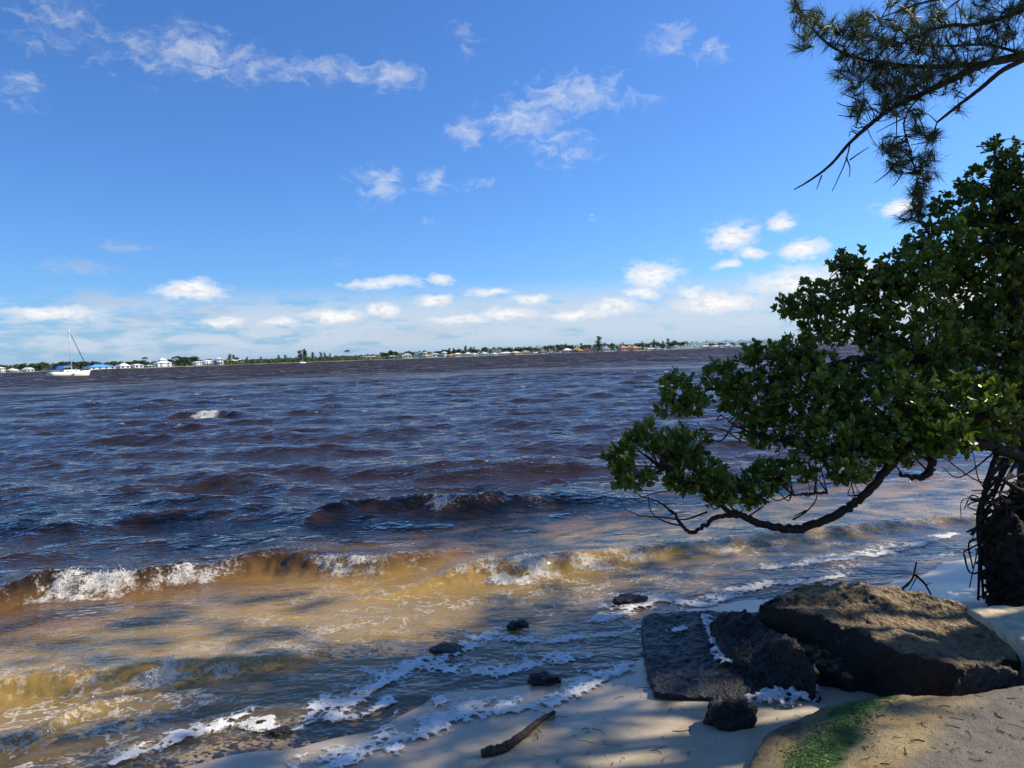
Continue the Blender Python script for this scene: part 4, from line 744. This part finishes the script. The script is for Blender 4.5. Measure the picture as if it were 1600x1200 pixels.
def far_tree(px, hpx, kind, back, label=None, cat='tree'):
    p = far(px, back, .7); m = (Dist(px)+back)/FPX; h = hpx*m*1.2
    grp = None if label else kind+' trees on the far shore'
    if not label:
        q = min(H, key=lambda r_: abs(r_[0]-px)); off = (px-q[0])/q[1]
        if abs(px-q[0]) < 26 and not 380 < px < 560: label = {'round': 'round dark tree ', 'tall': 'feathery tree ', 'palm': 'palm '}[kind]+('left of the ' if off < -.4 else 'right of the ' if off > .4 else 'behind the ')+' '.join(q[6].split()[:10])
        elif px < 130 or 40 < px < 135: label = {'round': 'round dark tree ', 'tall': 'feathery tree ', 'palm': 'palm '}[kind]+'in the wood behind the anchored sailboat'
        else: label = {'round': 'round tree rising from the mangrove thicket', 'tall': 'feathery tree rising from the mangrove thicket', 'palm': 'palm rising from the mangrove thicket'}[kind]
    e = empty({'round': 'broadleaf_tree', 'tall': 'casuarina_tree', 'palm': 'palm_tree'}[kind], p, random.uniform(0, 6.28), label, cat, grp); wd = random.uniform(.9, 1.3) if kind != 'palm' else 1
    e.scale = (h*wd, h*wd, h)
    link('trunk', TR[kind], None, e); tag(link('crown', random.choice(CR[kind]), None, e), kind='stuff')
for x0, x1, n, h0, h1 in ((2, 134, 22, 9, 13), (176, 300, 12, 8, 11), (266, 304, 8, 10, 14), (300, 380, 8, 7, 10), (600, 800, 34, 8, 12), (800, 1000, 34, 8, 12), (1000, 1070, 10, 9, 12), (1070, 1180, 14, 5, 7)):
    for k in range(n): far_tree(random.uniform(x0, x1), random.uniform(h0, h1), random.choice(['round']*6+['palm', 'tall']), random.uniform(40, 90))
for x, h, k in ((272, 13, 'palm'), (277, 14, 'palm'), (282, 13, 'palm'), (290, 11, 'palm'), (296, 9, 'palm'), (360, 13, 'tall'), (365, 12, 'tall'), (386, 9, 'tall'), (408, 9, 'tall'), (436, 10, 'tall'), (446, 10, 'tall'), (469, 15, 'tall'), (475, 16, 'tall'), (478, 14, 'tall'), (489, 12, 'tall'), (502, 12, 'tall'), (508, 11, 'tall'), (516, 10, 'tall'), (728, 13, 'tall'), (735, 12, 'tall'), (710, 11, 'tall'), (772, 11, 'palm'), (780, 11, 'palm'), (1022, 13, 'tall'), (1044, 14, 'tall'), (1036, 11, 'tall'), (1052, 12, 'round'), (150, 12, 'round'), (135, 11, 'palm'), (874, 13, 'round'), (888, 12, 'round'), (853, 12, 'round'), (862, 12, 'round')):
    far_tree(x, h, k, random.uniform(14, 40))
far_tree(227, 14, 'palm', 30, 'lone tall palm between white houses on the far left shore'); far_tree(543, 14, 'palm', 6, 'large palm standing alone over the mangrove thicket'); far_tree(936, 20, 'tall', 20, 'tallest feathery tree on the far shore, beside the gabled house')
# houses
PAL = {'white': (.76, .75, .72), 'cream': (.72, .66, .52), 'tan': (.52, .42, .30), 'grey': (.42, .42, .42), 'blue': (.10, .30, .62), 'terra': (.42, .20, .12), 'brown': (.24, .15, .10), 'orange': (.62, .34, .13), 'yellow': (.70, .52, .15), 'pink': (.60, .34, .28), 'green': (.16, .30, .25), 'paleblue': (.55, .66, .76), 'lgrey': (.62, .64, .66), 'dark': (.035, .04, .05)}
HM = {k: simple('house '+k, v, .75, .3, .08, .5) for k, v in PAL.items()}; m_pane = simple('window glass', (.03, .04, .055), .15, .6, .1)
def prism_roof(mb, w_, d_, z, h, hip, eave=.5):
    a, b = w_/2+eave, d_/2+eave; r = a-min(a*.95, b)*hip
    if hip > .01: mb.add([(-a, -b, z), (a, -b, z), (a, b, z), (-a, b, z), (-r, 0, z+h), (r, 0, z+h)], [(0, 1, 5, 4), (1, 2, 5), (2, 3, 4, 5), (3, 0, 4), (3, 2, 1, 0)])
    else: mb.add([(-a, -b, z), (a, -b, z), (a, b, z), (-a, b, z), (0, -b, z+h), (0, b, z+h)], [(0, 1, 4), (1, 2, 5, 4), (2, 3, 5), (3, 0, 4, 5), (3, 2, 1, 0)])
def house(px, wpx, hw, hr, wall, roof, label, hip=1.0, back=16, floors=1, tier=False, porch=False, cat='house'):
    p = far(px, back, .7); m = (Dist(px)+back)/FPX; w_, h, rh = wpx*m, hw*m, max(hr*m, .25); d_ = max(7, min(w_*.7, 16))
    e = empty('house', p, -math.atan2(p[0], p[1])+random.uniform(.4, .75), label, cat, 'houses on the far shore')
    mb = MB(); mb.box((0, 0, h/2-.3), (w_, d_, h+.6)); mb.build('wall', HM[wall], e)
    mb = MB(); prism_roof(mb, w_, d_, h, rh, hip); mb.build('roof', HM[roof], e)
    if tier:
        mb = MB(); mb.box((0, 0, h+rh+.2), (w_*.42, d_*.45, 2.0)); mb.build('upper_wall', HM[wall], e); mb = MB(); prism_roof(mb, w_*.45, d_*.5, h+rh+1.2, rh*.8, 1); mb.build('upper_roof', HM[roof], e)
    if porch:
        mb = MB(); mb.box((0, -d_/2-1.3, h*.52), (w_*.9, 2.6, .25)); mb.build('balcony', HM[wall], e)
        for k in range(4): mb = MB(); mb.box((w_*.85*(k/3-.5), -d_/2-2.4, h*.26), (.35, .35, h*.52)); mb.build('column', HM[wall], e)
    nw = max(2, int(w_/5)); fh = h/floors
    for f in range(floors):
        for k in range(nw):
            x = w_*((k+.5)/nw-.5); f0 = MB(); f0.box((x, -d_/2-.03, fh*(f+.52)), (min(2.0, w_/nw*.55), .14, fh*.5)); f0.build('window', m_pane, e)
for row in H:
    px, wpx, hw, hr, wa, ro, lab = row
    house(px, wpx, hw, hr, wa, ro, lab, 0.0 if 'gable' in lab or 'slanting' in lab else 1.0, 70 if 'high in' in lab or 'behind' in lab else random.uniform(10, 24), 2 if hw > 5.4 else 1, 'two tiered' in lab, 'balconies' in lab or 'tall narrow' in lab)
# water tower and radio mast
p = far(1004.5, 180, 1); m = (Dist(1004)+180)/FPX; e = empty('water_tower', p, 0, 'white round water tower over the trees on the far shore', 'water tower')
mb = MB(); mb.tube([(0, 0, 0), (0, 0, 12*m)], [1.1, .8], 8); mb.build('stem', HM['white'], e, True)
mb = MB(); a = np.linspace(0, math.pi, 9); mb.tube([(0, 0, 13.2*m-math.cos(t_)*1.5*m) for t_ in a], [max(.02, math.sin(t_))*1.9*m for t_ in a], 14); mb.build('tank', HM['white'], e, True)
p = far(728, 600, 0); m = (Dist(728)+600)/FPX; mb = MB(); mb.tube([p, p+[0, 0, 28*m]], [.45, .25], 5); tag(mb.build('radio_mast', HM['lgrey']), 'thin radio mast far behind the mid shore trees', 'mast')

# ------------------------------------------------------------------ sailboats
m_hull = simple('white gelcoat', (.84, .81, .72), .3, .5, .03, 1); m_alu = simple('white mast paint', (.72, .73, .74), .35, .5, .05, 2); m_canvas = simple('blue canvas', (.02, .12, .42), .8, .2, .15, 2); m_navy = simple('dark blue furled sail', (.03, .05, .12), .8, .2, .1, 2); m_wire = simple('rigging wire', (.25, .26, .28), .5, .5, .05, 2); m_port = simple('dark port', (.03, .03, .03), .3, .5, .05)
def sailboat(px, py, length, mast, label, blue=True, heading=0.0):
    p = on(px, py, 0.0); e = empty('sailboat', (p[0], p[1], 0.0), -math.atan2(p[0], p[1])+heading, label, 'sailboat', 'sailboats'); L = length
    st = np.linspace(-.5, .5, 15); V = []
    for u in st:                              # stern at -x, bow at +x
        beam = L*.15*max(.02, (1-max(0, u+.05)**1.6/.55**1.6 if u > -.05 else 1-.35*((-u-.05)/.45)**2)); sheer = L*(.105+.05*max(0, u)**1.3*1.6+.012*(u < -.3)); keel = -.03*L*(1-abs(2*u)**3)
        for k in range(9):
            a = -math.pi/2+math.pi*k/8; s_ = math.sin(a); c_ = math.cos(a)
            V.append((u*L*(1+.06*(1-c_)*0)+(.04*L if u > .45 else 0)*(1-c_**.5)-.03*L*(u < -.45)*c_, beam*np.sign(s_)*abs(s_)**.6, sheer+(keel-sheer)*max(0, c_)**.75))
    F = [(i*9+k, i*9+k+1, (i+1)*9+k+1, (i+1)*9+k) for i in range(14) for k in range(8)]+[tuple(range(9))[::-1], tuple(14*9+k for k in range(9))]
    F += [(i*9, (i+1)*9, (i+1)*9+8, i*9+8) for i in range(14)]
    mb = MB(); mb.add(V, F); mb.build('hull', m_hull, e, True)
    dk = .115*L; mb = MB(); A = [(-.18, .085), (.02, .10), (.2, .07), (.24, .03)]
    Vc = [(u*L, s_*b*L, z) for (u, b) in A for s_, z in ((-1, dk-.02*L), (-.8, dk+.045*L-max(0, u)*.05*L), (.8, dk+.045*L-max(0, u)*.05*L), (1, dk-.02*L))]
    mb.add(Vc, [(i*4+k, i*4+k+1, i*4+k+5, i*4+k+4) for i in range(3) for k in range(3)]+[(0, 3, 2, 1), (12, 13, 14, 15)]); cab = mb.build('cabin', m_hull, e)
    for u in (-.1, .0, .1): mb = MB(); mb.box((u*L, -.093*L, dk+.015*L), (.06*L, .012*L, .015*L)); mb.build('port', m_port, cab)
    mx = .06*L; mb = MB(); mb.tube([(mx, 0, dk), (mx-.01*L, 0, dk+mast)], [.11, .08], 8); ms = mb.build('mast', m_alu, e, True)
    for f in (.42, .68): mb = MB(); mb.tube([(mx, -.6, dk+mast*f), (mx, .6, dk+mast*f)], .03, 5); mb.build('spreader', m_alu, ms)
    mb = MB(); mb.tube([(mx-.1, 0, dk+1.35), (-.33*L, 0, dk+1.25)], .07, 6); mb.build('boom', m_alu, e)
    if blue:
        mb = MB(); Q = spline([(mx-.15, 0, dk+1.75), (-.1*L, 0, dk+1.6), (-.33*L, 0, dk+1.4)], 5); mb.tube(Q, np.linspace(.26, .14, len(Q)), 8, .1); mb.build('sail_cover', m_canvas, e, True)
        mb = MB(); mb.add([(x*L, s_*.11*L, z) for x, z in ((-.40, dk+.85), (-.36, dk+1.45), (-.22, dk+1.5), (-.16, dk+.9)) for s_ in (-1, 1)], [(0, 2, 3, 1), (2, 4, 5, 3), (4, 6, 7, 5), (0, 6, 4, 2), (1, 3, 5, 7)]); mb.build('bimini', m_canvas, e)
    mb = MB(); a, b = np.array([.47*L, 0, dk+.05*L]), np.array([mx-.01*L, 0, dk+mast*.95]); mb.tube([a, a+(b-a)*.3, a+(b-a)*.85, b], [.07, .10, .08, .02], 6); mb.build('furled_jib', m_navy, e, True)
    for end in ((-.5*L, 0, dk), (mx-.05, -.13*L, dk), (mx-.05, .13*L, dk)): mb = MB(); mb.tube([(mx-.01*L, 0, dk+mast*.98), end], .012, 4); mb.build('stay', m_wire, e)
    mb = MB()
    for s_ in (-1, 1): mb.tube([(-.49*L, s_*.09*L, dk), (-.49*L, s_*.09*L, dk+.75), (-.40*L, s_*.11*L, dk+.75), (-.40*L, s_*.11*L, dk)], .02, 4)
    mb.build('stern_rail', m_wire, e)
    mb = MB()
    for s_ in (-1, 1): mb.tube([(.40*L, s_*.06*L, dk), (.41*L, s_*.06*L, dk+.7), (.51*L, 0, dk+.75)], .02, 4)
    mb.build('bow_rail', m_wire, e)
    if blue: mb = MB(); mb.tube([(-.475*L, -.05*L, dk), (-.475*L, -.05*L, dk+2.6)], .035, 5); mb.build('antenna_pole', m_wire, e)
    mb = MB(); mb.box((0, -.15*L-.06, .55), (.35, .2, .5)); mb.build('fender', m_port, e)
    return e
sailboat(109, 588, 11.6, 12.0, 'white sailboat at anchor on the left with blue sail cover', True, math.radians(33))
sailboat(472.5, 567.6, 8, 12, 'tiny white sailboat moored before the far mangroves', False, math.radians(40))
